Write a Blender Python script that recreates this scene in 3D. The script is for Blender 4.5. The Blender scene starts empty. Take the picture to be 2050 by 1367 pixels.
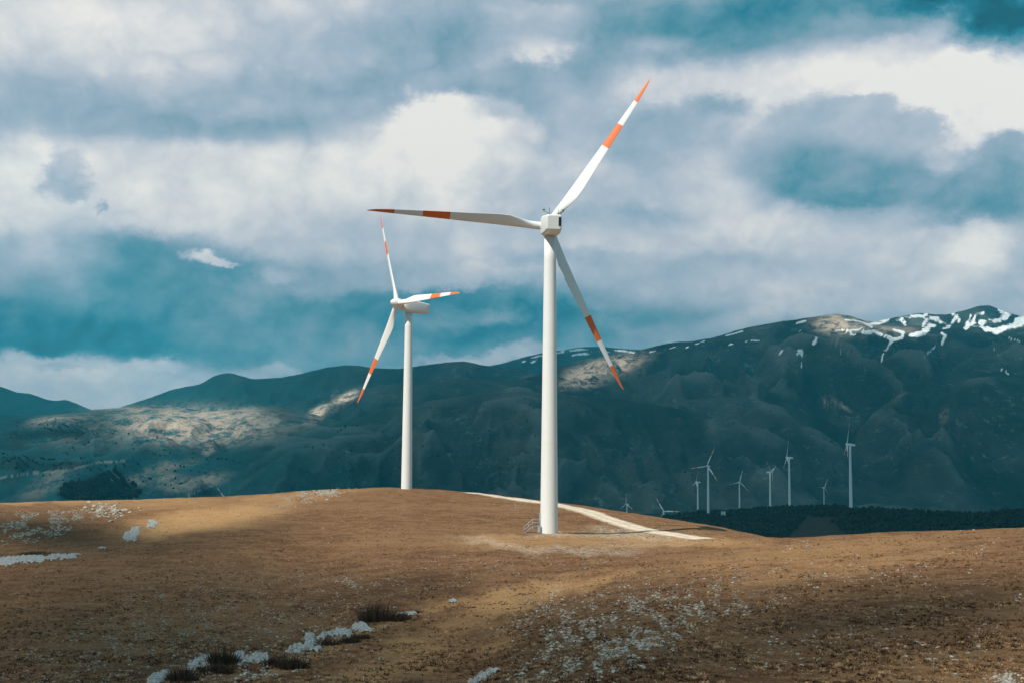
import bpy, math, random
import numpy as np
from mathutils import Matrix, Vector

random.seed(7)
rng = np.random.default_rng(11)
C = bpy.context.scene.collection
scene = bpy.context.scene
R = math.radians

# ------------------------------------------------------------------ camera model (photo pixels, 2050 x 1367)
F, CX, CY = 3000.0, 1025.0, 683.5
HZ = 960.0
PITCH = math.atan((HZ - CY) / F)
ROLL = R(0.35)
CAM = Matrix.Rotation(math.pi / 2 + PITCH, 3, 'X') @ Matrix.Rotation(ROLL, 3, 'Z')
CAMN = np.array(CAM)

def rays(px, py):
    px = np.asarray(px, float); py = np.asarray(py, float)
    c = np.stack([(px - CX) / F, (CY - py) / F, -np.ones_like(px)], -1)
    d = c @ CAMN.T
    return d / d[..., 1:2]                       # scaled so that y = 1: multiply by the distance

def at(px, py, d):
    return rays(px, py) * np.asarray(d, float)[..., None]

def project(p):
    c = np.asarray(p, float) @ CAMN
    w = np.maximum(-c[..., 2], 1e-6)
    return CX + F * c[..., 0] / w, CY - F * c[..., 1] / w

# ------------------------------------------------------------------ numpy noise
_perm = np.random.default_rng(3).permutation(4096)
_ang = np.random.default_rng(4).random(4096) * 2 * np.pi
_gx, _gy = np.cos(_ang), np.sin(_ang)

def perlin(x, y, s=0):
    xi = np.floor(x).astype(np.int64); yi = np.floor(y).astype(np.int64)
    fx, fy = x - xi, y - yi
    u = fx * fx * fx * (fx * (fx * 6 - 15) + 10); v = fy * fy * fy * (fy * (fy * 6 - 15) + 10)
    def g(ix, iy, dx, dy):
        h = _perm[(_perm[(ix + s * 57) & 4095] + iy) & 4095]
        return _gx[h] * dx + _gy[h] * dy
    a = g(xi, yi, fx, fy); b = g(xi + 1, yi, fx - 1, fy)
    c = g(xi, yi + 1, fx, fy - 1); d = g(xi + 1, yi + 1, fx - 1, fy - 1)
    return (a + u * (b - a)) * (1 - v) + (c + u * (d - c)) * v * 1.0

def fbm(x, y, oct=4, s=0, gain=.5):
    t, a = 0, 1.0
    for o in range(oct):
        t = t + a * perlin(x * 2 ** o + 17.3 * o, y * 2 ** o + 9.1 * o, s + o); a *= gain
    return t

def ridged(x, y, oct=4, s=0, gain=.5):
    t, a, w = 0, 1.0, 1.0
    for o in range(oct):
        n = (1 - np.abs(perlin(x * 2 ** o + 31.7 * o, y * 2 ** o + 5.3 * o, s + o)) * 2)
        n = np.clip(n, 0, 1) ** 2
        t = t + a * n * w; w = np.clip(n * 1.5, 0, 1); a *= gain
    return t

def sstep(a, b, x):
    t = np.clip((x - a) / (b - a), 0, 1)
    return t * t * (3 - 2 * t)

def blur(a, s0, s1):
    for ax, s in ((0, s0), (1, s1)):
        r = int(3 * s); k = np.exp(-.5 * (np.arange(-r, r + 1) / s) ** 2); k /= k.sum()
        p = [(0, 0), (0, 0)]; p[ax] = (r, r)
        b = np.pad(a, p, mode='edge')
        a = sum(k[i] * np.take(b, np.arange(i, i + a.shape[ax]), axis=ax) for i in range(2 * r + 1))
    return a

# ------------------------------------------------------------------ near hill: columns of (distance, photo row)
NEAR = {
 -300: [(45,1560),(75,1367),(90,1310),(110,1240),(140,1172),(170,1132),(190,1114),(210,1092),(240,1060),(280,1030),(325,1014),(400,1024)],
 0:    [(45,1560),(75,1367),(90,1310),(110,1240),(140,1170),(170,1130),(190,1112),(210,1090),(240,1055),(280,1022),(320,1005),(400,1018)],
 130:  [(45,1560),(75,1367),(90,1310),(110,1243),(140,1170),(170,1124),(188,1106),(205,1085),(235,1048),(280,1015),(325,1001),(400,1014)],
 200:  [(45,1560),(75,1367),(90,1310),(110,1245),(140,1170),(170,1119),(195,1094),(212,1075),(245,1043),(290,1011),(330,999),(400,1012)],
 290:  [(45,1560),(75,1367),(90,1310),(110,1248),(140,1168),(172,1110),(200,1084),(215,1078),(225,1075),(250,1050),(285,1022),(335,997),(400,1010)],
 400:  [(45,1560),(75,1367),(90,1310),(110,1250),(140,1168),(170,1110),(200,1070),(214,1057),(232,1057),(255,1046),(280,1025),(305,1008),(340,993),(400,1008)],
 500:  [(45,1560),(75,1367),(90,1312),(110,1255),(140,1175),(170,1116),(200,1075),(225,1048),(240,1037),(260,1036),(290,1013),(320,1000),(347,989),(400,1000)],
 600:  [(45,1565),(75,1370),(90,1318),(110,1262),(140,1187),(170,1128),(200,1086),(230,1055),(260,1030),(300,1004),(340,986),(362,980),(420,992)],
 800:  [(45,1570),(78,1367),(90,1318),(110,1255),(140,1172),(170,1112),(200,1070),(214,1056),(250,1024),(300,993),(352,974),(375,974),(440,992)],
 940:  [(45,1580),(80,1372),(92,1318),(108,1255),(125,1205),(150,1145),(180,1098),(214,1062),(250,1028),(300,998),(340,984),(360,984),(420,1002)],
 1030: [(45,1540),(74,1367),(86,1312),(100,1255),(120,1200),(150,1138),(180,1096),(214,1063),(250,1032),(290,1007),(325,992),(342,993),(420,1015)],
 1099: [(45,1520),(70,1367),(84,1305),(100,1248),(118,1203),(134,1186),(150,1140),(180,1099),(205,1073),(214,1067.5),(222,1064),(245,1037),(270,1015),(300,1000),(320,1002),(420,1032)],
 1200: [(45,1510),(66,1367),(80,1300),(100,1225),(122,1172),(136,1160),(152,1127),(180,1099),(205,1077),(216,1070),(228,1064),(245,1040),(262,1024),(285,1013),(300,1016),(420,1046)],
 1300: [(45,1500),(65,1367),(80,1295),(100,1218),(120,1172),(135,1152),(150,1128),(180,1101),(200,1086),(222,1070),(235,1059),(250,1040),(265,1030),(280,1032),(420,1070)],
 1400: [(45,1500),(65,1367),(80,1288),(100,1212),(130,1150),(160,1113),(190,1092),(215,1077),(235,1058),(250,1045),(265,1046),(420,1092)],
 1500: [(45,1495),(65,1367),(80,1284),(100,1206),(130,1142),(160,1103),(185,1087),(205,1079),(225,1069),(240,1061.5),(258,1065),(420,1120)],
 1600: [(45,1490),(65,1367),(80,1282),(100,1200),(130,1130),(160,1093),(185,1077),(198,1074.5),(214,1078),(300,1125),(420,1140)],
 1800: [(45,1485),(65,1367),(80,1280),(100,1195),(130,1119),(160,1079),(183,1064.5),(196,1065),(220,1076),(300,1125),(420,1150)],
 2050: [(45,1480),(65,1367),(80,1274),(100,1182),(130,1105),(160,1065),(177,1055),(190,1057),(220,1072),(300,1120),(420,1150)],
 2350: [(45,1480),(65,1367),(80,1270),(100,1176),(130,1098),(160,1058),(177,1048),(190,1050),(220,1066),(300,1112),(420,1150)],
}
_cols = sorted(NEAR)
_LD0, _LD1, _ND, _NU = math.log(45.), math.log(700.), 330, 460
_ld = np.linspace(_LD0, _LD1, _ND); _dd = np.exp(_ld)
_u0, _u1 = -0.46, 0.46
_ug = np.linspace(_u0, _u1, _NU)
_zc = []
_uc = []
for c in _cols:
    d = np.array([p[0] for p in NEAR[c]], float); y = np.array([p[1] for p in NEAR[c]], float)
    r_ = rays(np.full_like(y, c), y)
    z = r_[:, 2] * d
    d = np.append(d, 700.); z = np.append(z, min(z[-1] - 14, -34.))
    _zc.append(np.interp(_dd, d, z)); _uc.append(rays(c, 1110.)[0])
_zc = np.array(_zc)                                       # cols x d
_tab = np.stack([np.interp(_ug, _uc, _zc[:, k]) for k in range(_ND)], 0)   # d x u
_tab = blur(_tab, 2.6, 7.0)

def near_base(x, y):
    x = np.asarray(x, float); y = np.asarray(y, float)
    yy = np.clip(y, 45, 699)
    u = np.clip(x / np.maximum(y, 45), _u0, _u1 - 1e-6)
    fi = (np.log(yy) - _LD0) / (_LD1 - _LD0) * (_ND - 1); fj = (u - _u0) / (_u1 - _u0) * (_NU - 1)
    i = np.clip(fi.astype(int), 0, _ND - 2); j = np.clip(fj.astype(int), 0, _NU - 2)
    a, b = fi - i, fj - j
    z = (_tab[i, j] * (1 - a) + _tab[i + 1, j] * a) * (1 - b) + (_tab[i, j + 1] * (1 - a) + _tab[i + 1, j + 1] * a) * b
    t = np.clip((45 - y) / 40, 0, 1); t = t * t * (3 - 2 * t)
    return z * (1 - t) + (-1.75) * t

def near_h(x, y):
    z = near_base(x, y)
    k = sstep(50, 90, y)
    z = z + k * (.22 * fbm(x / 13., y / 17., 2, 1) + .10 * fbm(x / 3.1, y / 3.6, 2, 5) + .05 * fbm(x / .9, y / .9, 2, 9))
    # flat pad below the big turbine
    return z

def near_hit(px, py, lo=48., hi=430.):
    """photo pixel -> point on the near hill (nan where the pixel misses it)"""
    r_ = rays(px, py); shp = r_.shape[:-1]; r_ = r_.reshape(-1, 3)
    ds = np.exp(np.linspace(math.log(lo), math.log(hi), 260))
    found = np.full(len(r_), np.nan); prev = np.full(len(r_), True); pd = lo
    for d in ds:
        below = r_[:, 2] * d < near_base(r_[:, 0] * d, np.full(len(r_), d))
        new = below & np.isnan(found)
        found[new] = d
    dlo = found * math.exp(-math.log(hi / lo) / 259); dhi = found.copy()
    for _ in range(12):
        m = (dlo + dhi) / 2
        b = r_[:, 2] * m < near_base(r_[:, 0] * np.nan_to_num(m, nan=100.), np.nan_to_num(m, nan=100.))
        dhi = np.where(b, m, dhi); dlo = np.where(b, dlo, m)
    p = r_ * dhi[:, None]
    k = ~np.isnan(dhi); p[k, 2] = near_h(p[k, 0], p[k, 1])
    return p.reshape(shp + (3,))

# ------------------------------------------------------------------ far land: ridges (photo skyline, distance, foot distance)
def L(*v): return [(v[i], v[i + 1]) for i in range(0, len(v), 2)]
RIDGES = [
 # name, crest points, crest distance (number or list by px), foot distance, noise amplitude, profile power
 ('snowy far', L(700,760, 850,748, 1000,728, 1050,713, 1090,704, 1130,699, 1160,694, 1200,692, 1250,697, 1300,700, 1400,720), 11800, 9600, 34, 1.0),
 ('peaks', L(1600,665, 1700,652, 1740,643, 1780,637, 1840,627, 1880,628, 1905,627, 1930,622, 1958,613, 1980,611, 2000,619, 2030,628, 2050,632, 2150,625, 2300,640), 9600, 8000, 60, 1.1),
 ('dark left', L(-300,740, -100,752, 0,773, 35,785, 60,787, 95,800, 115,802, 130,799, 150,806, 187,822, 260,850), 10400, 8800, 28, 1.0),
 ('teal mountain', L(200,835, 243,814, 300,795, 345,778, 400,768, 430,750, 455,745, 475,750, 505,758, 560,755, 600,748, 650,735, 690,730, 720,731, 745,736, 800,737, 860,728, 900,724, 930,723, 960,729, 985,732, 1060,742, 1120,760, 1200,790), 8200, 6300, 60, 1.0),
 ('massif', L(980,790, 1050,755, 1120,731, 1160,722, 1200,715, 1250,706, 1290,697, 1340,685, 1360,683, 1380,684, 1420,677, 1500,655, 1570,642, 1640,632, 1675,630, 1700,632, 1740,643, 1800,650, 1880,655, 1960,650, 2050,648, 2200,640, 2350,660), 7200, 4500, 150, 0.95),
 ('saddle', L(440,830, 540,812, 620,800, 700,784, 760,771, 850,758, 930,755, 1000,764, 1080,750, 1130,735, 1180,740, 1250,760), 6300, 4600, 75, 1.0),
 ('pale hill', L(-350,835, -100,832, 0,829, 60,831, 130,823, 187,820, 243,815, 310,812, 370,816, 430,822, 480,818, 520,813, 560,812, 640,830, 720,850), 5400, 2700, 55, 0.85),
 ('front slope', L(200,975, 270,945, 331,916, 392,898, 495,881, 580,868, 700,838, 780,815, 850,801, 950,790, 1050,783, 1150,790, 1250,800, 1350,815, 1450,840, 1550,870), 5000, [2500,3600], 110, 0.9),
 ('shoulder', L(1120,850, 1250,826, 1330,808, 1400,797, 1500,790, 1570,800, 1640,830, 1700,868, 1760,900), 5500, 3800, 115, 0.9),
 ('right shoulder', L(1640,870, 1700,838, 1750,812, 1800,785, 1870,750, 1930,738, 2000,742, 2050,752, 2200,740, 2350,760), 5600, 3800, 115, 0.9),
 ('right front', L(1400,985, 1500,965, 1600,945, 1700,925, 1850,908, 2050,897, 2350,880), 4700, 3600, 50, 0.9),
 ('farm hill', L(1150,1075, 1230,1060, 1290,1048, 1340,1037, 1400,1025.5, 1480,1022, 1550,1017, 1650,1013, 1700,1016, 1750,1018, 1850,1026, 1950,1030, 2050,1022, 2350,1010), None, None, 3, 0.8),
]
def rp(x): return np.interp(x, [1150, 1340, 1600, 1650, 1700, 1800, 2350], [2100, 2060, 2010, 1800, 1540, 1500, 1500])
_RU = np.linspace(-0.62, 0.62, 900)
_ridge = []
for name, pts, dc, df, amp, pw in RIDGES:
    px = np.array([p[0] for p in pts], float); py = np.array([p[1] for p in pts], float)
    r_ = rays(px, py)
    d = rp(px) if dc is None else np.full_like(px, float(dc))
    f = d * .40 if df is None else (np.interp(px, [500, 1150], df) if isinstance(df, list) else np.full_like(px, float(df)))
    v = np.interp(_RU, r_[:, 0], r_[:, 2])
    dcu = np.interp(_RU, r_[:, 0], d)
    # fade the ridge away beyond both of its ends
    lf = .05 if px[0] < -200 else .9; rf = .05 if px[-1] > 2120 else .9
    e = v * dcu - dcu * (np.maximum(r_[0, 0] - _RU, 0) * lf + np.maximum(_RU - r_[-1, 0], 0) * rf)
    k = np.exp(-.5 * (np.arange(-4, 5) / 1.1) ** 2); k /= k.sum()
    e = np.convolve(np.pad(e, 4, mode='edge'), k, 'valid')
    _ridge.append((e, dcu, np.interp(_RU, r_[:, 0], f), amp, pw))
VALLEY = -75.

def far_relief(x, y):
    wx = x + 160 * fbm(x / 900., y / 900., 2, 21); wy = y + 160 * fbm(x / 900., y / 900., 2, 31)
    return .75 * (ridged(wx / 620., wy / 1500., 4, 40) - .75) + .55 * (ridged(wx / 230., wy / 560., 3, 48) - .75)

def far_h(x, y, detail=True):
    x = np.asarray(x, float); y = np.asarray(y, float)
    ys = np.maximum(y, 50.)
    u = np.clip(x / ys, -.62, .62)
    wx = x + 160 * fbm(x / 900., y / 900., 2, 21); wy = y + 160 * fbm(x / 900., y / 900., 2, 31)
    n1 = ridged(wx / 620., wy / 1500., 4, 40) - .75
    n2 = fbm(wx / 210., wy / 330., 4, 60); n3 = ridged(wx / 230., wy / 560., 3, 48) - .75
    H = np.full(np.shape(x), VALLEY) + 8 * fbm(x / 400., y / 500., 3, 70)
    for e, dcu, dfu, amp, pw in _ridge:
        ec = np.interp(u, _RU, e); dc = np.interp(u, _RU, dcu); df = np.interp(u, _RU, dfu)
        t = np.clip((y - df) / (dc - df), 0, 1)
        front = VALLEY - 70 + (ec - VALLEY + 70) * t ** pw
        back = ec - (y - dc) * .45 * sstep(0, 600, y - dc + 200)
        h = np.where(y < dc, front, back)
        if detail:
            w = np.minimum(sstep(0, .25, t), 1)
            calm = np.where(y < dc, sstep(1.0, .72, t) * .97 + (.10 if amp == 60 else .03), .03 + .4 * sstep(300, 1500, y - dc))      # quiet at the crest so that the skyline keeps
            ex = w * calm * (1.5 * amp * n1 + amp * .40 * n2 + amp * .42 * n3)
            room = np.where(y < dc, np.maximum(ec / dc * y - h, 0) * .8 + 1., 1e9)      # a spur never climbs above its own crest line
            h = h + np.where(ex > 0, room * np.tanh(ex / room), ex)
        # smooth maximum
        k = 12.
        m = np.maximum(H, h); H = m + k * np.log(np.exp(np.clip((H - m) / k, -40, 0)) + np.exp(np.clip((h - m) / k, -40, 0))) - 0
        H = H - 0
    if detail:
        H = H + sstep(900, 2000, y) * 2.0 * fbm(x / 45., y / 60., 3, 80)
    return H

def far_hit(px, py, lo=700., hi=12500., n=420):
    r_ = rays(px, py); shp = r_.shape[:-1]; r_ = r_.reshape(-1, 3)
    ds = np.exp(np.linspace(math.log(lo), math.log(hi), n))
    found = np.full(len(r_), np.nan)
    for d in ds:
        todo = np.isnan(found)
        if not todo.any(): break
        i = np.where(todo)[0]
        b = r_[i, 2] * d < far_h(r_[i, 0] * d, np.full(len(i), d))
        found[i[b]] = d
    p = r_ * found[:, None]
    ok = ~np.isnan(found)
    p[ok, 2] = far_h(p[ok, 0], p[ok, 1])
    return p.reshape(shp + (3,))

# ------------------------------------------------------------------ object helpers
def tag(o, label=None, cat=None, group=None, kind=None):
    if label: o['label'] = label
    if cat: o['category'] = cat
    if group: o['group'] = group
    if kind: o['kind'] = kind
    return o

def mesh_np(name, verts, faces, mats=None, smooth=True, midx=None):
    """faces: int array (n,3) or (n,4)"""
    me = bpy.data.meshes.new(name)
    verts = np.asarray(verts, np.float32); faces = np.asarray(faces, np.int32)
    k = faces.shape[1]
    me.vertices.add(len(verts)); me.vertices.foreach_set('co', verts.ravel())
    me.loops.add(faces.size); me.loops.foreach_set('vertex_index', faces.ravel())
    me.polygons.add(len(faces)); me.polygons.foreach_set('loop_start', np.arange(0, faces.size, k, dtype=np.int32))
    me.polygons.foreach_set('loop_total', np.full(len(faces), k, np.int32))
    if smooth: me.polygons.foreach_set('use_smooth', np.ones(len(faces), bool))
    if midx is not None: me.polygons.foreach_set('material_index', np.asarray(midx, np.int32))
    me.update(calc_edges=True)
    for m in (mats or []): me.materials.append(m)
    return me

def fattr(me, name, vals):
    a = me.attributes.new(name, 'FLOAT', 'POINT'); a.data.foreach_set('value', np.asarray(vals, np.float32))

def link(name, me, parent=None):
    o = bpy.data.objects.new(name, me); C.objects.link(o)
    if parent: o.parent = parent
    return o

class MB:
    """a small mesh collector with material indices"""
    def __init__(s): s.v, s.f, s.m, s.s = [], [], [], []
    def add(s, vs, fs, m=0, smooth=True):
        b = len(s.v); s.v += [tuple(v) for v in vs]
        for f in fs: s.f.append([i + b for i in f]); s.m.append(m); s.s.append(smooth)
    def loft(s, rings, m=0, caps=True, smooth=True, ms=None):
        n = len(rings[0]); vs = [p for r in rings for p in r]; fs = []; mm = []
        b = len(s.v); s.v += [tuple(v) for v in vs]
        for k in range(len(rings) - 1):
            for i in range(n):
                j = (i + 1) % n
                s.f.append([b + k * n + i, b + k * n + j, b + (k + 1) * n + j, b + (k + 1) * n + i]); s.m.append(ms[k] if ms else m); s.s.append(smooth)
        if caps:
            s.f.append([b + i for i in reversed(range(n))]); s.m.append(ms[0] if ms else m); s.s.append(False)
            o = b + (len(rings) - 1) * n
            s.f.append([o + i for i in range(n)]); s.m.append(ms[-1] if ms else m); s.s.append(False)
    def tube(s, p, q, r0, r1=None, n=8, m=0):
        p, q = Vector(p), Vector(q); r1 = r0 if r1 is None else r1
        d = (q - p).normalized(); a = d.orthogonal().normalized(); b = d.cross(a)
        ring = lambda c, r: [c + (a * math.cos(t) + b * math.sin(t)) * r for t in [2 * math.pi * i / n for i in range(n)]]
        s.loft([ring(p, r0), ring(q, r1)], m)
    def box(s, x0, x1, y0, y1, z0, z1, m=0):
        v = [(x, y, z) for x in (x0, x1) for y in (y0, y1) for z in (z0, z1)]
        s.add(v, [(0, 1, 3, 2), (4, 6, 7, 5), (0, 4, 5, 1), (2, 3, 7, 6), (0, 2, 6, 4), (1, 5, 7, 3)], m, False)
    def mesh(s, name, mats):
        me = bpy.data.meshes.new(name); me.from_pydata(s.v, [], s.f)
        me.polygons.foreach_set('use_smooth', s.s); me.polygons.foreach_set('material_index', s.m)
        for m in mats: me.materials.append(m)
        me.update(); return me

# ------------------------------------------------------------------ materials
def lin(r, g, b):
    f = lambda c: c / 12.92 if c <= .04045 else ((c + .055) / 1.055) ** 2.4
    return (f(r / 255), f(g / 255), f(b / 255), 1)

class NT:
    def __init__(s, tree): s.t = tree
    def n(s, typ, inputs=None, **kw):
        nd = s.t.nodes.new('ShaderNode' + typ)
        for k, v in kw.items(): setattr(nd, k, v)
        for k, v in (inputs or {}).items():
            sock = nd.inputs[k]
            if isinstance(v, bpy.types.NodeSocket): s.t.links.new(v, sock)
            else: sock.default_value = v
        return nd
    def math(s, op, a, b=None, clamp=False):
        i = {0: a}
        if b is not None: i[1] = b
        return s.n('Math', i, operation=op, use_clamp=clamp).outputs[0]
    def mixc(s, f, a, b, blend='MIX'):
        nd = s.n('Mix', data_type='RGBA', blend_type=blend)
        for k, v in ((0, f), (6, a), (7, b)):
            if isinstance(v, bpy.types.NodeSocket): s.t.links.new(v, nd.inputs[k])
            else: nd.inputs[k].default_value = v
        return nd.outputs[2]
    def mixf(s, f, a, b):
        nd = s.n('Mix', data_type='FLOAT')
        for k, v in ((0, f), (2, a), (3, b)):
            if isinstance(v, bpy.types.NodeSocket): s.t.links.new(v, nd.inputs[k])
            else: nd.inputs[k].default_value = v
        return nd.outputs[0]
    def noise(s, vec, scale, detail=3, rough=.55, dist=0., out=0):
        return s.n('TexNoise', {'Vector': vec, 'Scale': scale, 'Detail': detail, 'Roughness': rough, 'Distortion': dist}).outputs[out]
    def rng(s, x, a, b, c=0., d=1., smooth=True):
        return s.n('MapRange', {0: x, 1: a, 2: b, 3: c, 4: d}, interpolation_type='SMOOTHSTEP' if smooth else 'LINEAR', clamp=True).outputs[0]

def new_mat(name, rough=.8, spec=.2):
    m = bpy.data.materials.new(name); m.use_nodes = True
    nt = m.node_tree; b = nt.nodes['Principled BSDF']
    b.inputs['Roughness'].default_value = rough; b.inputs['Specular IOR Level'].default_value = spec
    return m, NT(nt), b

def paint(name, col, rough=.45, dirt=.06):
    m, n, b = new_mat(name, rough, .35)
    tc = n.n('TexCoord').outputs['Object']
    f = n.noise(tc, .55, 4, .6)
    st = n.n('Mapping', {'Vector': tc, 'Scale': (2.2, 2.2, .12)}).outputs[0]
    g = n.rng(n.noise(st, 1.0, 4, .65), .5, .8)
    d = tuple(c * (1 - 2.2 * dirt) for c in col[:3]) + (1,)
    n.t.links.new(n.mixc(n.math('MULTIPLY', n.math('ADD', f, g), .5), col, d), b.inputs['Base Color'])
    return m

M_white = paint('white_paint', (.80, .795, .775, 1))
M_orange = paint('orange_paint', (.80, .165, .030, 1), .5)
M_dark = paint('dark_louvre', (.02, .03, .035, 1), .6)
M_steel = paint('galvanised_steel', (.30, .33, .33, 1), .5)
M_grey = paint('grey_door_paint', (.35, .42, .45, 1), .5)

def ground_mat():
    m, n, b = new_mat('dry_turf', .95, .05)
    g = n.n('NewGeometry').outputs['Position']
    at_ = lambda a: n.n('Attribute', attribute_name=a).outputs['Fac']
    big = n.noise(g, .035, 3, .6); mid = n.noise(g, .30, 7, .72); fine = n.noise(g, 2.0, 6, .8); vf = n.noise(g, 7., 3, .75)
    c = n.mixc(n.rng(mid, .40, .60), (.180, .089, .045, 1), (.300, .158, .081, 1))
    c = n.mixc(n.math('MULTIPLY', n.rng(big, .42, .68), .55), c, (.335, .188, .094, 1))
    # darker low cushions and bare earth specks
    c = n.mixc(n.math('MULTIPLY', n.rng(fine, .50, .64), .85), c, (.072, .043, .026, 1))
    c = n.mixc(n.math('MULTIPLY', n.rng(vf, .55, .75), .5), c, (.40, .255, .125, 1))
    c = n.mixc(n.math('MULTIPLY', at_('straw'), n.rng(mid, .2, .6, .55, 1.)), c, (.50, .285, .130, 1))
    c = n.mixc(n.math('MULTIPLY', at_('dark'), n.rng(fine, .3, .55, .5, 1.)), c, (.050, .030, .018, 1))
    # pale gravel where the turbine pad was cut
    gr = n.math('MULTIPLY', at_('gravel'), n.rng(n.noise(g, 1.9, 4, .7), .40, .62))
    c = n.mixc(gr, c, (.62, .50, .38, 1))
    n.t.links.new(c, b.inputs['Base Color'])
    bump = n.n('Bump', {'Strength': 1., 'Distance': .30, 'Height': n.math('ADD', fine, n.math('MULTIPLY', vf, .5))})
    n.t.links.new(bump.outputs[0], b.inputs['Normal'])
    return m

def mountain_mat():
    m, n, b = new_mat('mountain_pasture', .95, .03)
    g = n.n('NewGeometry').outputs['Position']
    at_ = lambda a: n.n('Attribute', attribute_name=a).outputs['Fac']
    s = n.n('Mapping', {'Vector': g, 'Scale': (1, .6, 1.5)}).outputs[0]
    big = n.noise(s, .0022, 4, .6); mid = n.noise(s, .011, 5, .7); fine = n.noise(s, .05, 4, .75)
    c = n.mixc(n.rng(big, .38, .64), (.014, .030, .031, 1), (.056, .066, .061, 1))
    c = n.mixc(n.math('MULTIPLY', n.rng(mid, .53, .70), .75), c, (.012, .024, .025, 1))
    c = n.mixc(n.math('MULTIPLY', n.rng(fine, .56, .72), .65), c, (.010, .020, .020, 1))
    gl = n.rng(n.math('ADD', at_('relief'), n.math('MULTIPLY', n.math('SUBTRACT', mid, .5), .9)), -.10, -.55)  # dark gully scrub, doubling as relief shade painted into the colour
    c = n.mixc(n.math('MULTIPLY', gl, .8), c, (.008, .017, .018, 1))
    rg = n.rng(n.math('ADD', at_('relief'), n.math('MULTIPLY', n.math('SUBTRACT', mid, .5), .8)), .30, .75)  # ridges painted paler, as if catching more light
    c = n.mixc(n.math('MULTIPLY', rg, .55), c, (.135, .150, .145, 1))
    rock = n.math('MULTIPLY', n.rng(n.noise(s, .024, 8, .85), .53, .68), n.rng(n.noise(s, .004, 3, .6), .40, .58))
    c = n.mixc(n.math('MULTIPLY', rock, .8), c, (.20, .25, .25, 1))
    c = n.mixc(n.math('MULTIPLY', at_('valley_light'), n.rng(mid, .3, .6, .35, 1.)), c, (.026, .115, .130, 1))  # brighter, hazier teal light of the left valley, painted into the colour
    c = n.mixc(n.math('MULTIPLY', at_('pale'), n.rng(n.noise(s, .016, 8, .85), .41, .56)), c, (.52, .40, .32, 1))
    c = n.mixc(n.math('MULTIPLY', at_('wood'), 1.0), c, (.012, .015, .013, 1))
    c = n.mixc(at_('clearing'), c, (.036, .031, .027, 1))
    c = n.mixc(at_('track'), c, (.50, .45, .38, 1))
    sn = n.rng(n.math('ADD', at_('snow'), n.math('MULTIPLY', n.math('SUBTRACT', n.noise(s, .022, 8, .78), .5), 1.6)), .44, .70)
    c = n.mixc(sn, c, n.mixc(n.rng(fine, .4, .65), (.90, .92, .93, 1), (.62, .66, .68, 1)))
    n.t.links.new(c, b.inputs['Base Color'])
    bump = n.n('Bump', {'Strength': .8, 'Distance': 22., 'Height': n.math('ADD', mid, n.math('MULTIPLY', fine, .35))})
    n.t.links.new(bump.outputs[0], b.inputs['Normal'])
    return m

def stone_mat():
    m, n, b = new_mat('limestone', .9, .1)
    g = n.n('NewGeometry').outputs['Position']
    c = n.mixc(n.rng(n.noise(g, 5., 4, .65), .35, .65), (.24, .215, .18, 1), (.52, .47, .40, 1))
    c = n.mixc(n.math('MULTIPLY', n.rng(n.noise(g, 11., 3, .6), .56, .7), .7), c, (.18, .16, .13, 1))
    n.t.links.new(c, b.inputs['Base Color']); return m

def snow_mat():
    m, n, b = new_mat('old_snow', .8, .2)
    g = n.n('NewGeometry').outputs['Position']
    c = n.mixc(n.rng(n.noise(g, 4.0, 8, .85), .42, .60), (.47, .49, .49, 1), (.13, .105, .08, 1))
    n.t.links.new(c, b.inputs['Base Color'])
    bump = n.n('Bump', {'Strength': .8, 'Distance': .2, 'Height': n.noise(g, 3.5, 4, .7)})
    n.t.links.new(bump.outputs[0], b.inputs['Normal']); return m

def gravel_mat():
    m, n, b = new_mat('pale_gravel', .95, .05)
    g = n.n('NewGeometry').outputs['Position']
    c = n.mixc(n.rng(n.noise(g, 1.3, 5, .7), .3, .7), (.50, .40, .31, 1), (.74, .62, .50, 1))
    c = n.mixc(n.math('MULTIPLY', n.rng(n.noise(g, 6., 3, .7), .55, .7), .5), c, (.30, .22, .15, 1))
    n.t.links.new(c, b.inputs['Base Color']); return m

def track_mat():
    m, n, b = new_mat('gravel_track', .95, .05)
    g = n.n('NewGeometry').outputs['Position']
    a = n.math('ABSOLUTE', n.n('Attribute', attribute_name='across').outputs['Fac'])
    no = n.noise(g, 1.1, 6, .75)
    c = n.mixc(n.rng(no, .35, .65), (.52, .42, .33, 1), (.74, .62, .50, 1))
    mid = n.math('MULTIPLY', n.rng(n.math('ADD', a, n.math('MULTIPLY', no, .3)), .40, .22), .22)
    edge = n.rng(n.math('ADD', a, n.math('MULTIPLY', no, 1.5)), 1.22, 1.75)
    c = n.mixc(n.math('MAXIMUM', mid, edge), c, (.26, .165, .085, 1))
    n.t.links.new(c, b.inputs['Base Color']); return m

def varied(name, stops, rough=.9):
    """colour picked per blade / leaf by the 'tint' attribute of the mesh"""
    m, n, b = new_mat(name, rough, .05)
    a = n.n('Attribute', attribute_name='tint').outputs['Fac']
    r = n.n('ValToRGB', {0: a}); e = r.color_ramp.elements
    e[0].position, e[0].color = stops[0]; e[1].position, e[1].color = stops[-1]
    for p, c in stops[1:-1]: x = e.new(p); x.color = c
    n.t.links.new(r.outputs[0], b.inputs['Base Color']); return m

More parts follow.
